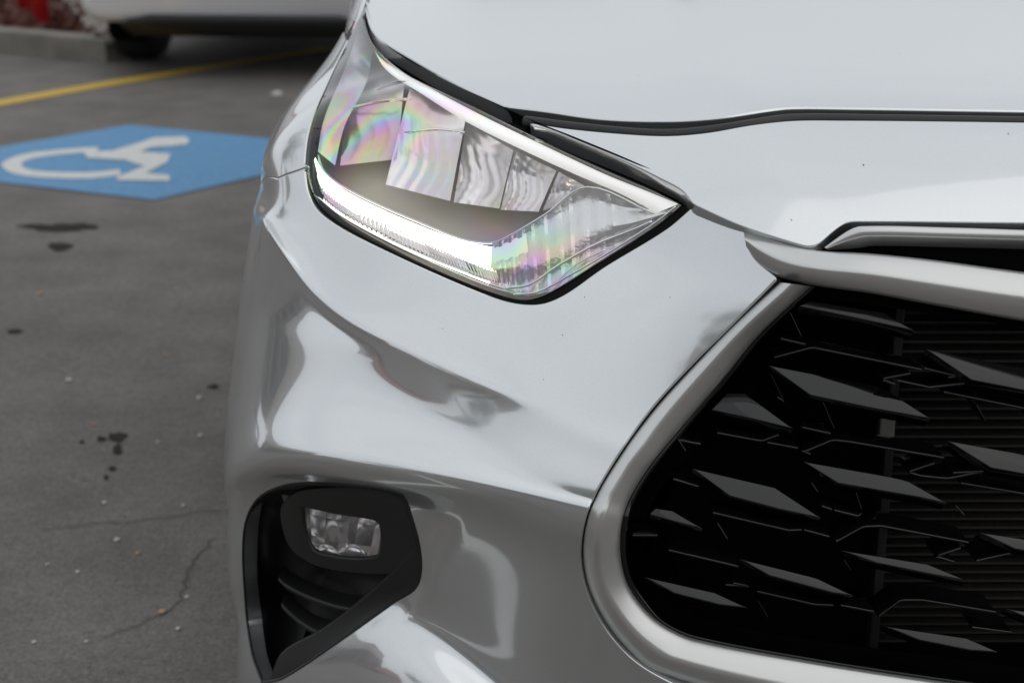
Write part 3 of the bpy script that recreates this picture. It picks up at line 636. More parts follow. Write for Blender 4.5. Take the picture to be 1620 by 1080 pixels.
for a in ([(440, 917), (455, 930), (491, 948), (537, 963), (578, 969)], [(445, 958), (458, 972), (474, 986), (498, 1001), (522, 1007)]):
    A = smooth(a, 8); F0 = BODY.pt(A, .014); bk = np.array([0, .045, -.004])
    rings = [F0+bk+[0, 0, .002], F0+[0, .004, .0035], F0+[0, .001, .002], F0, F0+[0, .001, -.002], F0+[0, .005, -.004], F0+bk-[0, 0, .004]]
    bchild(loft('bezel_slat', rings, M['black']))
FG = child(empty('fog_lamp')); FG.location = (-.83, .3, .48); FG.matrix_parent_inverse = Matrix.Translation(-CAR.location)
bchild(panel('lens', BODY, smooth([(470, 800, 1), (530, 812), (590, 822), (604, 836), (604, 892, 1), (570, 897), (530, 894), (490, 880), (474, 850)], 6, True), [], .012, M['clear'], None, off=-.009, rim=None), FG)
lean = np.array([0, .006, -.012, -.02, .004, -.012, -.02, .002, -.012, -.02, 0])
kk = [(0, .014), (.10, .030), (.17, .016), (.28, .036), (.40, .038), (.48, .020), (.56, .036), (.74, .038), (.83, .022), (.90, .034), (1, .014)]
At = smooth([(446, 782), (530, 797), (590, 806), (626, 818)], 8); Ab = smooth([(470, 868), (520, 894), (570, 901), (618, 900)], 8)
tt = np.linspace(0, 1, len(At)); kt = [np.interp(a, tt, np.arange(len(tt))) for a, _ in kk]
pk = lambda Z, f: np.array([np.interp(f, np.arange(len(Z)), Z[:, 0]), np.interp(f, np.arange(len(Z)), Z[:, 1])])
dd = np.array([d for _, d in kk]); rings = []
for t, ex in ((0, .0), (.25, .008), (.6, .010), (.85, .004), (1, -.006)): rings.append(BODY.pt(np.array([pk(At, f)*(1-t)+pk(Ab, f)*t for f in kt]), np.maximum(.0125, dd+ex+lean*t*.7)))
bchild(edge_split(loft('reflector', rings, mat('fog_mirror', (.95, .94, .93), .16, .78)), 15), FG)
for cx, wd in ((514, 24), (556, 26)):
    A = np.array([(cx+wd*math.cos(t), 884-24*math.sin(t)) for t in np.linspace(math.pi, 0, 14)]); rings = [BODY.pt(A*s_+np.array([cx, 884])*(1-s_), D_) for s_, D_ in ((1, .030), (.85, .024), (.5, .020), (.05, .019))]
    bchild(loft('lower_cup', rings, M['cup']), FG)
bchild(tube('lens_rim', BODY.pt(smooth([(480, 850), (495, 873), (530, 887), (570, 890), (596, 886)], 6), .016), .0012, M['chrome']), FG)
# the same lamps on the other side
def flip(o):
    c = o.copy(); COL.objects.link(c); c.parent = CAR
    for ch in list(o.children):
        d = ch.copy(); COL.objects.link(d); d.parent = c
    c.location.x = -c.location.x; c.scale.x = -1; return c
for o in (HL, BZ, FG): flip(o)
f2 = fender.copy(); COL.objects.link(f2); f2.scale.x = -1

# ---- the rest of the car: cowl, doors, cabin, wheels
M['dark_glass'] = mat('dark_glass', (.01, .012, .012), .05, 0, 0, 1.5)
M['tyre'] = mat('tyre', (.018, .018, .018), .75, bump=(90, .3, .002))
M['alloy'] = mat('alloy', (.45, .45, .46), .3, .9)
def wheel(x, y, r, wd, par, hub=.24, m_r=None):
    t = empty('wheel'); t.location = (x, y, r); t.parent = par; t.matrix_parent_inverse = Matrix.Translation(-par.location)
    s = 1 if x > par.location.x else -1; n = 40
    pr = [(hub, -.5), (r*.86, -.5), (r*.96, -.44), (r, -.3), (r, .3), (r*.96, .44), (r*.86, .5), (hub, .5)]
    ring = [[(wd*b, a*math.cos(k*2*math.pi/n), a*math.sin(k*2*math.pi/n)) for k in range(n)] for a, b in pr]
    loft('tyre', ring, M['tyre'], t, closed_u=True)
    V = []; FF = []
    for k in range(5):
        a = k*2*math.pi/5
        for da, rr, xx in ((-.09, hub, .40), (.09, hub, .40), (.16, .05, .46), (-.16, .05, .46), (-.09, hub, .28), (.09, hub, .28), (.16, .05, .3), (-.16, .05, .3)): V.append((s*wd*xx, rr*math.cos(a+da), rr*math.sin(a+da)))
        b = k*8; FF += [(b, b+1, b+2, b+3), (b+4, b+7, b+6, b+5), (b, b+4, b+5, b+1), (b+3, b+2, b+6, b+7), (b, b+3, b+7, b+4), (b+1, b+5, b+6, b+2)]
    mesh('rim', V, FF, M['alloy'], t, False)
    ring = [[(s*wd*b, a*math.cos(k*2*math.pi/n), a*math.sin(k*2*math.pi/n)) for k in range(n)] for a, b in ((hub+.004, .5), (hub+.004, .42), (hub-.02, .36), (hub-.03, .1), (.02, .1))]
    loft('wheel_barrel', ring, M['alloy'], t, closed_u=True)
for sx in (-1, 1):
    for y in (WY, WY+2.85): wheel(sx*.835, y, WZ, .235, CAR)
def hull(name, secs, m, par=CAR, cl=True):
    o = loft(name, secs, m, None, closed_u=True, caps=True, sm=False); o.parent = par; o.matrix_parent_inverse = Matrix.Translation(-par.location); return bevel(o, .03, 3, 20)
def sec(y, hw, z0, z1, tw): return [(-hw, y, z0), (-hw-.01, y, (z0+z1)/2), (-tw, y, z1), (tw, y, z1), (hw+.01, y, (z0+z1)/2), (hw, y, z0)]
hull('body_side', [sec(1.46, .93, .28, 1.06, .86), sec(2.4, .95, .27, 1.08, .88), sec(3.3, .95, .27, 1.10, .88)], M['paint'])
hull('rear_quarter', [sec(3.31, .95, .6, 1.10, .88), sec(4.3, .94, .62, 1.12, .88), sec(4.85, .88, .5, 1.05, .82)], M['paint'])
child(loft('windscreen', [[(x*1.0, 1.62-.10*(1-abs(x)/.8), 1.07) for x in np.linspace(-.80, .80, 12)], [(x*.9, 2.1, 1.42) for x in np.linspace(-.76, .76, 12)], [(x*.85, 2.6, 1.55) for x in np.linspace(-.72, .72, 12)]], M['dark_glass']))
child(hull('roof', [[(-.64, 2.6, 1.53), (-.64, 2.6, 1.57), (.64, 2.6, 1.57), (.64, 2.6, 1.53)], [(-.64, 3.2, 1.60), (-.64, 3.2, 1.64), (.64, 3.2, 1.64), (.64, 3.2, 1.60)], [(-.6, 4.5, 1.60), (-.6, 4.5, 1.64), (.6, 4.5, 1.64), (.6, 4.5, 1.60)]], M['paint']))
child(loft('side_glass', [[(-.86, 2.2, 1.08), (-.88, 3.0, 1.1), (-.86, 4.6, 1.12)], [(-.68, 2.7, 1.55), (-.66, 3.0, 1.68), (-.62, 4.45, 1.60)]], M['dark_glass'], sm=False))
child(loft('side_glass', [[(.86, 2.2, 1.08), (.88, 3.0, 1.1), (.86, 4.6, 1.12)], [(.68, 2.7, 1.55), (.66, 3.0, 1.68), (.62, 4.45, 1.60)]], M['dark_glass'], sm=False))
child(box('engine_bay', (0, .95, .55), (1.1, .9, .5), M['matte_black'], bev=.02))
child(box('floor_pan', (0, 2.4, .27), (1.7, 4.3, .08), M['matte_black'], bev=.02))
lr = [[(x, .42+.0*x, .32), (x, .36, .25)] for x in (-.75, 0, .75)]

# ================================================================== ground
def sheet(name, pts, z, m):
    V = [(p[0], p[1], z) for p in pts]; return mesh(name, V, [tuple(range(len(V)))], m, None, False)
def asphalt_mat():
    m = bpy.data.materials.new('asphalt'); m.use_nodes = True; n = m.node_tree; N = n.nodes.new; L = n.links.new; b = n.nodes['Principled BSDF']; b.inputs['Roughness'].default_value = .8
    t = N('ShaderNodeTexCoord')
    def noise(s, d, r=.5):
        q = N('ShaderNodeTexNoise'); q.inputs['Scale'].default_value = s; q.inputs['Detail'].default_value = d; q.inputs['Roughness'].default_value = r; L(t.outputs['Object'], q.inputs['Vector']); return q
    a = noise(.9, 6, .6); c = noise(5, 4); e = noise(140, 3, .7); 
    r1 = N('ShaderNodeValToRGB'); r1.color_ramp.elements[0].position = .3; r1.color_ramp.elements[0].color = (.102, .092, .084, 1); r1.color_ramp.elements[1].position = .7; r1.color_ramp.elements[1].color = (.168, .151, .137, 1); L(a.outputs['Fac'], r1.inputs[0])
    r2 = N('ShaderNodeMapRange'); r2.inputs[1].default_value = .3; r2.inputs[2].default_value = .7; r2.inputs[3].default_value = .82; r2.inputs[4].default_value = 1.15; L(c.outputs['Fac'], r2.inputs[0])
    r3 = N('ShaderNodeMapRange'); r3.inputs[1].default_value = .25; r3.inputs[2].default_value = .75; r3.inputs[3].default_value = .45; r3.inputs[4].default_value = 1.6; L(e.outputs['Fac'], r3.inputs[0])
    g4 = noise(42, 5, .75); r4 = N('ShaderNodeMapRange'); r4.inputs[1].default_value = .35; r4.inputs[2].default_value = .65; r4.inputs[3].default_value = .82; r4.inputs[4].default_value = 1.2; L(g4.outputs['Fac'], r4.inputs[0])
    m4 = N('ShaderNodeMath'); m4.operation = 'MULTIPLY'; L(r2.outputs[0], m4.inputs[0]); L(r4.outputs[0], m4.inputs[1])
    mu = N('ShaderNodeMath'); mu.operation = 'MULTIPLY'; L(m4.outputs[0], mu.inputs[0]); L(r3.outputs[0], mu.inputs[1])
    vm = N('ShaderNodeVectorMath'); vm.operation = 'SCALE'; L(r1.outputs[0], vm.inputs[0]); L(mu.outputs[0], vm.inputs['Scale']); L(vm.outputs[0], b.inputs['Base Color'])
    u = N('ShaderNodeBump'); u.inputs['Strength'].default_value = .6; u.inputs['Distance'].default_value = .004; L(e.outputs['Fac'], u.inputs['Height']); L(u.outputs[0], b.inputs['Normal'])
    return m
def worn(name, col, wear=.47, scale=30):
    """road paint with chips through to the asphalt"""
    m = mat(name, col, .7, var=(scale, .10, 5), bump=(150, .4, .003)); n = m.node_tree; b = n.nodes['Principled BSDF']; src = b.inputs['Base Color'].links[0].from_socket
    t = n.nodes.new('ShaderNodeTexCoord'); q = n.nodes.new('ShaderNodeTexNoise'); q.inputs['Scale'].default_value = 38; q.inputs['Detail'].default_value = 8; q.inputs['Roughness'].default_value = .75
    r = n.nodes.new('ShaderNodeMapRange'); r.inputs[1].default_value = .57; r.inputs[2].default_value = .66; r.inputs[4].default_value = .75; x = n.nodes.new('ShaderNodeMix'); x.data_type = 'RGBA'; x.inputs[7].default_value = (.12, .11, .10, 1)
    n.links.new(t.outputs['Object'], q.inputs['Vector']); n.links.new(q.outputs['Fac'], r.inputs[0]); n.links.new(r.outputs[0], x.inputs[0]); n.links.new(src, x.inputs[6]); n.links.new(x.outputs[2], b.inputs['Base Color']); return m
M['asphalt'] = asphalt_mat()
tag(sheet('ground', [(-300, -300), (300, -300), (300, 300), (-300, 300)], 0, M['asphalt']), kind='structure')
def gp(px, z=0): return ground(np.array([p[0] for p in px], float), np.array([p[1] for p in px], float), z)
tag(sheet('blue_marking', gp([(206, 199), (592, 237), (244, 318), (-196, 267)]), .004, worn('blue_road_paint', (.10, .27, .48))), kind='structure')
# wheelchair symbol, traced and laid on the ground
Mw = worn('white_road_paint', (.62, .62, .60))
sym = bmesh.new()
def stroke(px, wd, n=5):
    P = ground(*smooth(px, n).T, 0)[:, :2]; T = np.gradient(P, axis=0); T /= np.linalg.norm(T, axis=1)[:, None]; B = np.stack([-T[:, 1], T[:, 0]], 1)*wd/2
    vs = [(sym.verts.new((*(p+b), 0)), sym.verts.new((*(p-b), 0))) for p, b in zip(P, B)]
    for a, b in zip(vs[:-1], vs[1:]): sym.faces.new((a[0], a[1], b[1], b[0]))
def poly(px):
    sym.faces.new([sym.verts.new((p[0], p[1], 0)) for p in gp(px)])
def join_sym(name, z, m):
    me = bpy.data.meshes.new(name); sym.to_mesh(me); me.materials.append(m); o = bpy.data.objects.new(name, me); COL.objects.link(o); o.location.z = z; return o
outer = smooth([(155, 235), (118, 237), (74, 241), (30, 248), (3, 261), (11, 272), (37, 280), (93, 284), (148, 284), (192, 279)], 6); inner_ = smooth([(155, 242), (122, 244), (74, 249), (44, 255), (34, 262), (40, 268), (56, 272), (93, 274.5), (148, 274.5), (189, 270)], 6)
P = ground(outer[:, 0], outer[:, 1]); Q = ground(inner_[:, 0], inner_[:, 1]); vs = [(sym.verts.new((*a[:2], 0)), sym.verts.new((*b[:2], 0))) for a, b in zip(P, Q)]
for a, b in zip(vs[:-1], vs[1:]): sym.faces.new((a[0], a[1], b[1], b[0]))
ws = join_sym('wheelchair_symbol', .0056, Mw); ws['kind'] = 'structure'; sym.free(); sym = bmesh.new()
poly([(133, 243), (178, 241), (222, 228), (244, 220), (293, 218.5), (300, 224), (296, 231), (274, 233.5), (237, 236), (222, 243), (270, 246), (265, 259), (231, 276.5), (268.5, 280), (268.5, 289), (185, 288), (185, 283), (230, 265), (211, 261), (200, 256), (137, 252)])
ws2 = join_sym('wheelchair_symbol', .0072, Mw); ws2['kind'] = 'structure'; sym.free(); sym = bmesh.new()
stroke([(-160, 194), (0, 164), (150, 137), (330, 108), (520, 78)], .14, 3); o = join_sym('yellow_line', .004, worn('yellow_road_paint', (.55, .36, .045))); o['kind'] = 'structure'; sym.free(); sym = bmesh.new()
# white bay line on the ground before the nose (seen mirrored in the bumper)
def strip(pts, wd):
    P = np.array(pts, float); T = np.gradient(P, axis=0); T /= np.linalg.norm(T, axis=1)[:, None]; B = np.stack([-T[:, 1], T[:, 0]], 1)*wd/2
    vs = [(sym.verts.new((*(p+b), 0)), sym.verts.new((*(p-b), 0))) for p, b in zip(P, B)]
    for a, b in zip(vs[:-1], vs[1:]): sym.faces.new((a[0], a[1], b[1], b[0]))
strip([(-.97, .25), (-1.0, -.25), (-1.35, -.66), (-1.9, -1.25)], .036)
o = join_sym('white_bay_line', .004, Mw); o['kind'] = 'structure'; sym.free()
# oil stains and patches
def blot(u, v, ru, rv, seed, col, z=.0030, name='oil_stain'):
    rg = np.random.RandomState(seed); n = 26; a = np.linspace(0, 2*math.pi, n, endpoint=False); r = 1+.25*np.sin(a*3+rg.rand()*6)*rg.rand()+.22*rg.randn(n)*.6
    P = ground(u+ru*r*np.cos(a), v+rv*r*np.sin(a)); o = sheet(name, P, z, col); o['kind'] = 'structure'
Ms = mat('oil_stain', (.034, .030, .028), .9, spec=.1)
for k, a in enumerate([(95, 360, 55, 6), (95, 391, 20, 6), (24, 525, 13, 3), (186, 692, 15, 7), (186, 712, 7, 8), (160, 695, 7, 4), (178, 742, 6, 3), (168, 756, 4, 3), (338, 612, 9, 3), (130, 700, 4, 2)]): blot(*a, k, Ms)
# cracks
Mc = mat('crack', (.07, .064, .06), .9)
for ck in ([(150, 1010), (230, 985), (280, 955), (300, 900), (340, 850)], [(60, 838), (150, 830), (250, 820), (352, 806)]):
    P = resample(ground(*smooth(ck, 6).T)[:, :2], .02); P += np.random.RandomState(3).randn(*P.shape)*.004; T = np.gradient(P, axis=0); T /= np.linalg.norm(T, axis=1)[:, None]; B = np.stack([-T[:, 1], T[:, 0]], 1)*.0013
    V = [(*(p+b), .003) for p, b in zip(P, B)]+[(*(p-b), .003) for p, b in zip(P, B)]; n = len(P)
    o = mesh('asphalt_crack', V, [(i, i+1, n+i+1, n+i) for i in range(n-1)], Mc, None, False); o['kind'] = 'structure'
# pale grit: pebbles and bits of litter one can see lying about
peb = [(185, 855, 5, 0), (165, 796, 4, 0), (123, 905, 3.5, 0), (257, 969, 6, 1), (296, 945, 4, 0), (109, 603, 5, 0), (54, 1016, 3.5, 0), (282, 995, 4, 0), (137, 1015, 3.5, 0), (63, 466, 4, 1), (148, 672, 3, 1), (262, 563, 3.5, 1), (315, 630, 4, 0), (317, 690, 4, 0), (250, 700, 3, 0), (218, 876, 4, 1), (75, 893, 3, 0), (438, 153, 9, 0), (290, 800, 3, 0)]
Mp = [mat('pale_stone', (.55, .53, .50), .7), mat('dry_leaf', (.50, .30, .18), .7)]
names = ['beside the oil spots', 'below the small dark spots', 'near the lower crack']
peb_l = ['brightest pale stone below the cluster of oil spots, left of the fog lamp', 'pale stone just under the trail of small oil spots', 'pale stone between the long crack and the bottom left corner', 'largest tan scrap low on the asphalt beside the lower crack',
 'pale stone at the bend of the lower crack near the bumper', 'pale stone high up on the left, above the dark spot cluster', 'pale stone in the bottom left corner of the asphalt', 'pale stone below the tan scrap by the lower crack', 'pale stone near the bottom edge under the lower crack start',
 'tan scrap on bare asphalt below the long black stains', 'tan scrap just left above the oil spot cluster', 'tan scrap on open asphalt between the stains and the bumper', 'pale stone near the bumper, upper one of a close pair', 'pale stone near the bumper, lower one of a close pair',
 'tiny pale stone right of the oil spot cluster', 'tan scrap lying just under the long crack', 'tiny pale stone left below the long crack', 'whitish patch of grit beyond the blue marking near the car wing', 'tiny pale stone close below the oil spots near the bumper']
for k, (u, v, r, t) in enumerate(peb):
    p = ground(np.array([u]), np.array([v]))[0]; dist = np.linalg.norm(p-CAM); rr = r*dist/F*.9; bm = bmesh.new(); bmesh.ops.create_icosphere(bm, subdivisions=2, radius=1)
    rg = np.random.RandomState(k+20)
    for vv in bm.verts: vv.co = Vector((vv.co.x*rr*rg.uniform(.8, 1.2), vv.co.y*rr*rg.uniform(.8, 1.2), vv.co.z*rr*.6+rr*.5))
    me = bpy.data.meshes.new('pebble'); bm.to_mesh(me); bm.free(); me.materials.append(Mp[t]); o = bpy.data.objects.new('pebble' if t == 0 else 'dry_leaf_scrap', me); COL.objects.link(o); o.location = p
    tag(o, peb_l[k], 'pebble' if t == 0 else 'scrap', 'pale stones scattered on the asphalt' if t == 0 else 'tan scraps scattered on the asphalt')
# fine grit
gv = []; gf = []; rg = np.random.RandomState(8)
for k in range(2600):
    x, y = rg.uniform(-4.5, .6), rg.uniform(-1.5, 7); s_ = rg.uniform(.0015, .0045); a = rg.rand()*6; b = len(gv)
    gv += [(x+s_*math.cos(a+j*2.1), y+s_*math.sin(a+j*2.1), .001) for j in range(3)]+[(x, y, s_)]; gf += [(b, b+1, b+3), (b+1, b+2, b+3), (b+2, b, b+3)]
tag(mesh('grit', gv, gf, mat('grit', (.20, .19, .17), .8), None, False), kind='stuff')

# ================================================================== kerb and planting bed, red posts
Mk = mat('kerb_concrete', (.23, .21, .18), .85, var=(5, .25, 6), bump=(60, .5, .01))
Mm = mat('red_mulch', (.105, .038, .028), .95, var=(25, .5, 6), bump=(40, 1, .05))
def prism(name, top, z0, z1, m, inset=.02, kind='structure'):
    P = np.array(top)[:, :2]; n = len(P); c = P.mean(0); d = c-P; d /= np.linalg.norm(d, axis=1)[:, None]
    rings = [[(*p, z0) for p in P], [(*p, z1-inset) for p in P], [(*p, z1) for p in P+d*inset]]
    o = loft(name, rings, m, None, closed_u=True, caps=True, sm=False)
    if kind: o['kind'] = kind
    return o
# kerb: a run along the bed's near edge and a run going back
def kerb_piece(a, b, wd, h):
    a = np.array(a); b = np.array(b); t = (b-a)/np.linalg.norm(b-a); nrm = np.array([-t[1], t[0]])*wd; return prism('kerb', [a, b, b+nrm, a+nrm], -.02, h, Mk, .02)
k0 = ground(np.array([-60., 168.]), np.array([78., 100.]))[:, :2]; L_ = k0[1]-k0[0]; t_ = L_/np.linalg.norm(L_); n_ = np.array([-t_[1], t_[0]])
far = ground(np.array([168., 92.]), np.array([96., 0.]))[:, :2]
end = k0[1]; left = end-t_*9
for i in range(8): kerb_piece(left+t_*(9-1.2*(i+1))+t_*.005, left+t_*(9-1.2*i), .17, .13)
d2 = (far[1]-far[0])/np.linalg.norm(far[1]-far[0])
for i in range(5): kerb_piece(end+n_*.17+d2*(1.2*i+.005), end+n_*.17+d2*1.2*(i+1), .17, .13)
bed = [left+n_*.18, end+n_*.18-d2*0-t_*.02, end+n_*.18+d2*6-t_*.1, left+n_*6]
nb = 60; V = []
for i in range(nb):
    for j in range(nb):
        a, b = i/(nb-1), j/(nb-1); p = (np.array(bed[0])*(1-a)+np.array(bed[1])*a)*(1-b)+(np.array(bed[3])*(1-a)+np.array(bed[2])*a)*b; V.append((*p, .10+.02*random.random()))
o = mesh('planting_bed', V, [(i*nb+j, (i+1)*nb+j, (i+1)*nb+j+1, i*nb+j+1) for i in range(nb-1) for j in range(nb-1)], Mm, None, False); o['kind'] = 'structure'
cv = []; cf = []
for k in range(5000):
    a, b = rg.rand(), rg.rand()**1.5; p = (np.array(bed[0])*(1-a)+np.array(bed[1])*a)*(1-b)+(np.array(bed[3])*(1-a)+np.array(bed[2])*a)*b
    d = rg.randn(3)*.02; e = rg.randn(3)*.008; c = np.array([*p, .13]); bb = len(cv); cv += [c-d-e, c+d-e, c+d+e, c-d+e]; cf += [(bb, bb+1, bb+2, bb+3)]
tag(mesh('mulch_chips', cv, cf, mat('mulch_chip', (.11, .035, .025), .9), None, False), kind='stuff')
Mr = mat('red_post_paint', (.68, .022, .024), .4, 0, .5)
for (u, v, lab) in ((66, 33, 'red painted post rising from the mulch bed, the nearer of two'), (40, 12, 'red painted post rising from the mulch bed, behind its nearer twin')):
    p = ground(np.array([u]), np.array([v]), .12)[0]; t = tag(empty('red_post', (p[0], p[1], .08)), lab, 'post', 'red posts in the mulch bed')
    n = 16; mk = lambda nm, pr: loft(nm, [[(r*math.cos(k*2*math.pi/n), r*math.sin(k*2*math.pi/n), z) for k in range(n)] for r, z in pr], Mr, t, closed_u=True, caps=True)
    mk('shaft', [(.052, 0), (.052, 1.0)]); mk('base_flange', [(.09, 0), (.09, .02), (.055, .03)]); mk('cap', [(.056, 1.0), (.056, 1.03), (.03, 1.06), (.005, 1.065)])

# ================================================================== parked cars
def simple_car(label, name, x, y, rot, paint, L=4.6, Wd=1.84, Hh=1.68, rear=True, zb=.30, group=None):
    t = tag(empty(name, (x, y, 0)), label, 'car', group); t.rotation_euler.z = 0
    hw = Wd/2
    def pc(o): o.parent = t; return o
    def secw(yy, z0, z1, a, b, rnd=.10):           # rounded cross section
        pts = []
        for (cx, cz, a0) in ((a-rnd, z0+rnd, -90), (b-rnd, z1-rnd, 0), (-b+rnd, z1-rnd, 90), (-a+rnd, z0+rnd, 180)):
            for k in range(6): an = R(a0+k*18); pts.append((cx+rnd*math.cos(an), yy, cz+rnd*math.sin(an)))
        return pts
    pc(loft('body', [secw(0.0, zb+.03, .92, hw-.10, hw-.16), secw(.05, zb+.0, 1.0, hw-.05, hw-.12), secw(.18, zb, 1.05, hw-.01, hw-.07), secw(.5, zb-.02, 1.07, hw, hw-.04), secw(2.2, zb-.08, 1.04, hw, hw-.04), secw(L-.9, zb-.04, .98, hw, hw-.06), secw(L-.2, zb, .86, hw-.06, hw-.14), secw(L, zb+.1, .74, hw-.2, hw-.26)], paint, closed_u=True, caps=True))
    pc(loft('cabin', [secw(.16, .98, 1.22, hw-.16, hw-.2, .05), secw(.42, 1.0, Hh-.1, hw-.14, hw-.3, .07), secw(1.2, 1.0, Hh, hw-.12, hw-.26, .08), secw(2.4, 1.0, Hh-.03, hw-.12, hw-.26, .08), secw(3.4, .95, 1.02, hw-.14, hw-.16, .02)], M['dark_glass'], closed_u=True, caps=True))
    pc(loft('roof', [secw(.36, Hh-.14, Hh-.02, hw-.26, hw-.3, .04), secw(1.2, Hh-.09, Hh+.015, hw-.24, hw-.27, .04), secw(2.45, Hh-.12, Hh-.01, hw-.25, hw-.28, .04)], paint, closed_u=True, caps=True))
    # black lower valance set under the painted bumper, hollow in the middle
    V0 = [(-hw+.26, -.018, zb+.0), (-hw+.33, -.02, zb+.025), (-hw+.42, -.02, zb+.045), (hw-.42, -.02, zb+.045), (hw-.33, -.02, zb+.025), (hw-.26, -.018, zb+.0)]
    pc(loft('valance', [[(a, b+.03, c+.002) for a, b, c in V0], V0, [(a*.99, b+.03, zb-.02) for a, b, c in V0], [(a*.94, b+.12, zb-.08) for a, b, c in V0], [(a*.9, b+.6, zb-.08) for a, b, c in V0]], M['black']))
    pc(box('underbody', (0, L/2, zb-.02), (Wd-.5, L-.9, .12), M['matte_black'], bev=.03))
    for sx in (-1, 1):
        pc(box('wheel_well', (sx*(hw-.14), .86, .40), (.24, .76, .52), M['matte_black'], bev=.05)); pc(box('wheel_well', (sx*(hw-.14), L-.95, .40), (.24, .76, .5), M['matte_black'], bev=.05))
        pc(box('tail_lamp' if rear else 'headlamp', (sx*(hw-.19), .06, .92), (.26, .10, .14), mat('tail_lamp_red', (.35, .01, .012), .1, 0, 1) if rear else M['mirror'], bev=.03))
        for yy in (.86, L-.95): wheel(t.location.x+sx*(hw-.12), t.location.y+yy, .345, .23, t, hub=.22)
    pc(box('plate', (0, .0, .78), (.34, .02, .16), mat('plate_white', (.7, .7, .68), .4), bev=.005))
    t.rotation_euler.z = rot; return t
whitep = mat('white_car_paint', (.84, .83, .84), .35, 0, 1.0)
wc = ground(np.array([172.]), np.array([97.]))[0]
wcar = simple_car('white car parked tail towards the camera beyond the yellow line', 'white_parked_car', wc[0]+.92, wc[1]-.78, R(-4), whitep)
o = tube('exhaust_tip', [(-.42, .12, .27), (-.42, .45, .27)], .035, M['alloy'], n=14); o.parent = wcar

# ---- what stands round the lot, mirrored in the paint
def facade(name, label, x0, x1, y, d, h, col, face=-1, shop=True):
    """street building with plinth, windows, door, awning and parapet; its front looks towards the car"""
    t = tag(empty(name, ((x0+x1)/2, y, 0)), label, 'building'); m = mat(name+'_wall', col, .85, var=(1.5, .12, 5)); mid = (x0+x1)/2
    def pc(o): o.parent = t; return o
    pc(box('wall', (0, -d/2, h/2), (x1-x0, d, h), m)); pc(box('parapet', (0, -d/2, h+.12), (x1-x0+.3, d+.3, .24), mat('parapet', tuple(c*.8 for c in col), .8), bev=.03))
    pc(box('plinth', (0, .03, .2), (x1-x0-.05, .06, .4), mat('plinth', (.14, .13, .12), .8)))
    n = int((x1-x0)//2.6)
    for i in range(n):
        x = -(x1-x0)/2+(x1-x0)*(i+.5)/n
        if shop:
            f = pc(box('window_frame', (x, .03, 1.55), (1.9, .08, 1.9), M['black'])); g = pc(box('pane', (x, .075, 1.55), (1.75, .02, 1.75), M['dark_glass']))
        if h > 4.5: pc(box('window', (x, .03, h-1.5), (1.1, .06, 1.2), M['dark_glass'])); pc(box('sill', (x, .06, h-2.15), (1.2, .12, .06), m))
    pc(box('awning', (0, .6, 2.85), (x1-x0-.6, 1.2, .12), mat('awning', (.30, .27, .24) if shop else (.2, .2, .2), .7), bev=.02))
    return t
facade('shop_building', 'low cream shop building behind the photographer', -9, 3, -25, 8, 5.8, (.30, .275, .24))
facade('brick_building', 'taller brown building left of the cream shop', -22, -10, -28, 8, 7.6, (.26, .17, .13))
facade('grey_building', 'grey two storey building right of the cream shop', 5, 19, -30, 8, 8.0, (.20, .20, .21))
b = facade('side_building', 'long beige building along the left side of the lot', -8, 8, 0, 7, 4.4, (.30, .26, .22)); b.rotation_euler.z = R(-90); b.location = (-17, 1, 0)
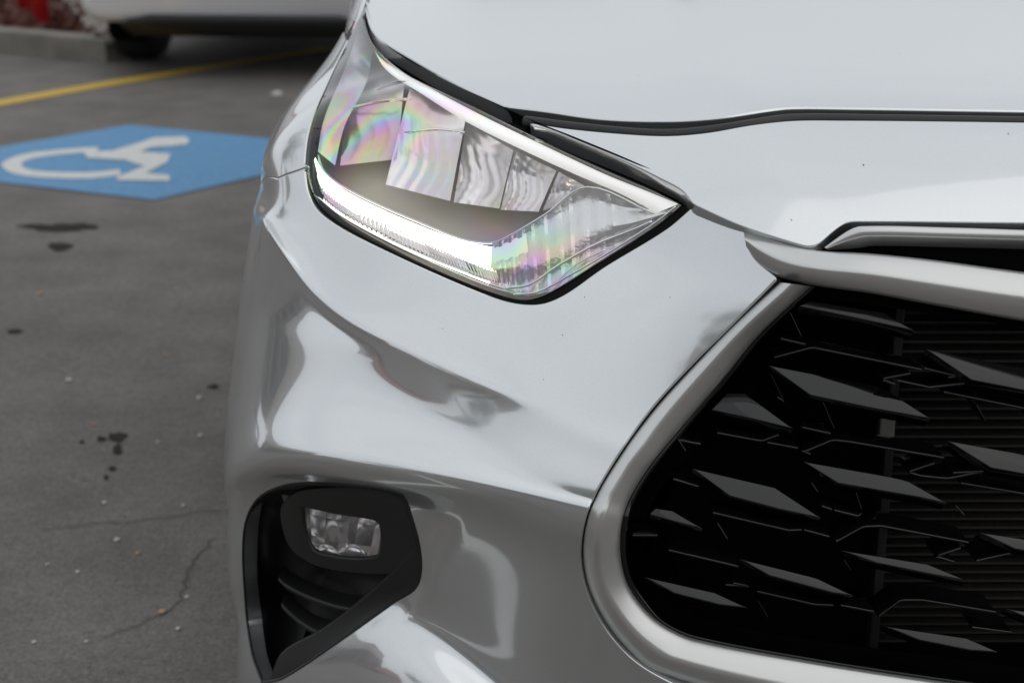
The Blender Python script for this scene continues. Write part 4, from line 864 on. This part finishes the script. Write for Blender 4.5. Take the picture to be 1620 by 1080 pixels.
def tree(x, y, h, r, seed, label):
    h *= 1.22; r *= 1.12; rg = np.random.RandomState(seed); t = tag(empty('tree', (x, y, 0)), label, 'tree')
    P = [(.02*math.sin(k), .03*k*.3, h*.62*k/6) for k in range(7)]
    o = loft('trunk', [[(p[0]+(.16-.016*k)*math.cos(a), p[1]+(.16-.016*k)*math.sin(a), p[2]) for a in np.linspace(0, 2*math.pi, 9)[:-1]] for k, p in enumerate(P)], mat('bark', (.09, .065, .05), .9), None, closed_u=True); o.parent = t
    cl = [np.array([rg.randn()*r*.45, rg.randn()*r*.45, h*.68+rg.randn()*r*.4]) for _ in range(26)]; V = []; FF = []
    for c in cl:
        for _ in range(130):
            d = rg.randn(3); d /= np.linalg.norm(d); p = c+d*r*.42*rg.rand()**.4; e = rg.randn(3); e /= np.linalg.norm(e); f = np.cross(e, rg.randn(3)); f /= np.linalg.norm(f); s_ = .09; b = len(V)
            V += [p-e*s_, p+f*s_*.5, p+e*s_, p-f*s_*.5]; FF.append((b, b+1, b+2, b+3))
    o = mesh('crown', V, FF, mat('foliage', (.05, .075, .03), .8, var=(3, .4, 2)), None, False); o.parent = t
tree(-12.5, -21, 5.2, 1.8, 1, 'leafy tree before the brown building'); tree(-4.5, -21, 4.8, 1.5, 2, 'small leafy tree before the cream shop'); tree(8, -22, 5.4, 1.8, 3, 'leafy tree before the grey building'); 
for k, (x, y, h, r, lb) in enumerate([(-19, -17, 5.6, 2.1, 'broad leafy tree at the far left behind the photographer'), (-15.5, -18, 4.6, 1.7, 'leafy tree second from the left behind the photographer'), (-9, -19, 5.0, 1.9, 'leafy tree left of the beige car'), (-6.8, -17.5, 4.0, 1.4, 'short leafy tree behind the beige car'), (-1.5, -19, 4.9, 1.8, 'leafy tree before the cream shop door'), (2, -18, 4.2, 1.5, 'small leafy tree behind the white car'), (5, -19.5, 5.2, 1.9, 'leafy tree between the shop and the grey building'), (12, -18, 5.4, 2, 'leafy tree at the far right behind the photographer')]): tree(x, y, h, r, 10+k, lb)
tree(-11, 7, 6, 1.8, 4, 'leafy tree at the left edge of the lot')
simple_car('dark blue car parked behind the photographer', 'blue_parked_car', -3.6, -11.5, 0, mat('blue_car_paint', (.03, .05, .12), .3, .3, 1), rear=False)
simple_car('white car parked right of the blue car', 'pale_parked_car', 1.2, -11.6, 0, whitep, rear=False)
simple_car('red car parked to the left of the lot', 'red_parked_car', -14, -9, 0, mat('red_car_paint', (.38, .015, .02), .3, .2, 1))
simple_car('beige car parked left of the blue car', 'beige_parked_car', -8.2, -11.5, 0, mat('beige_car_paint', (.4, .36, .3), .3, .3, 1), rear=False)
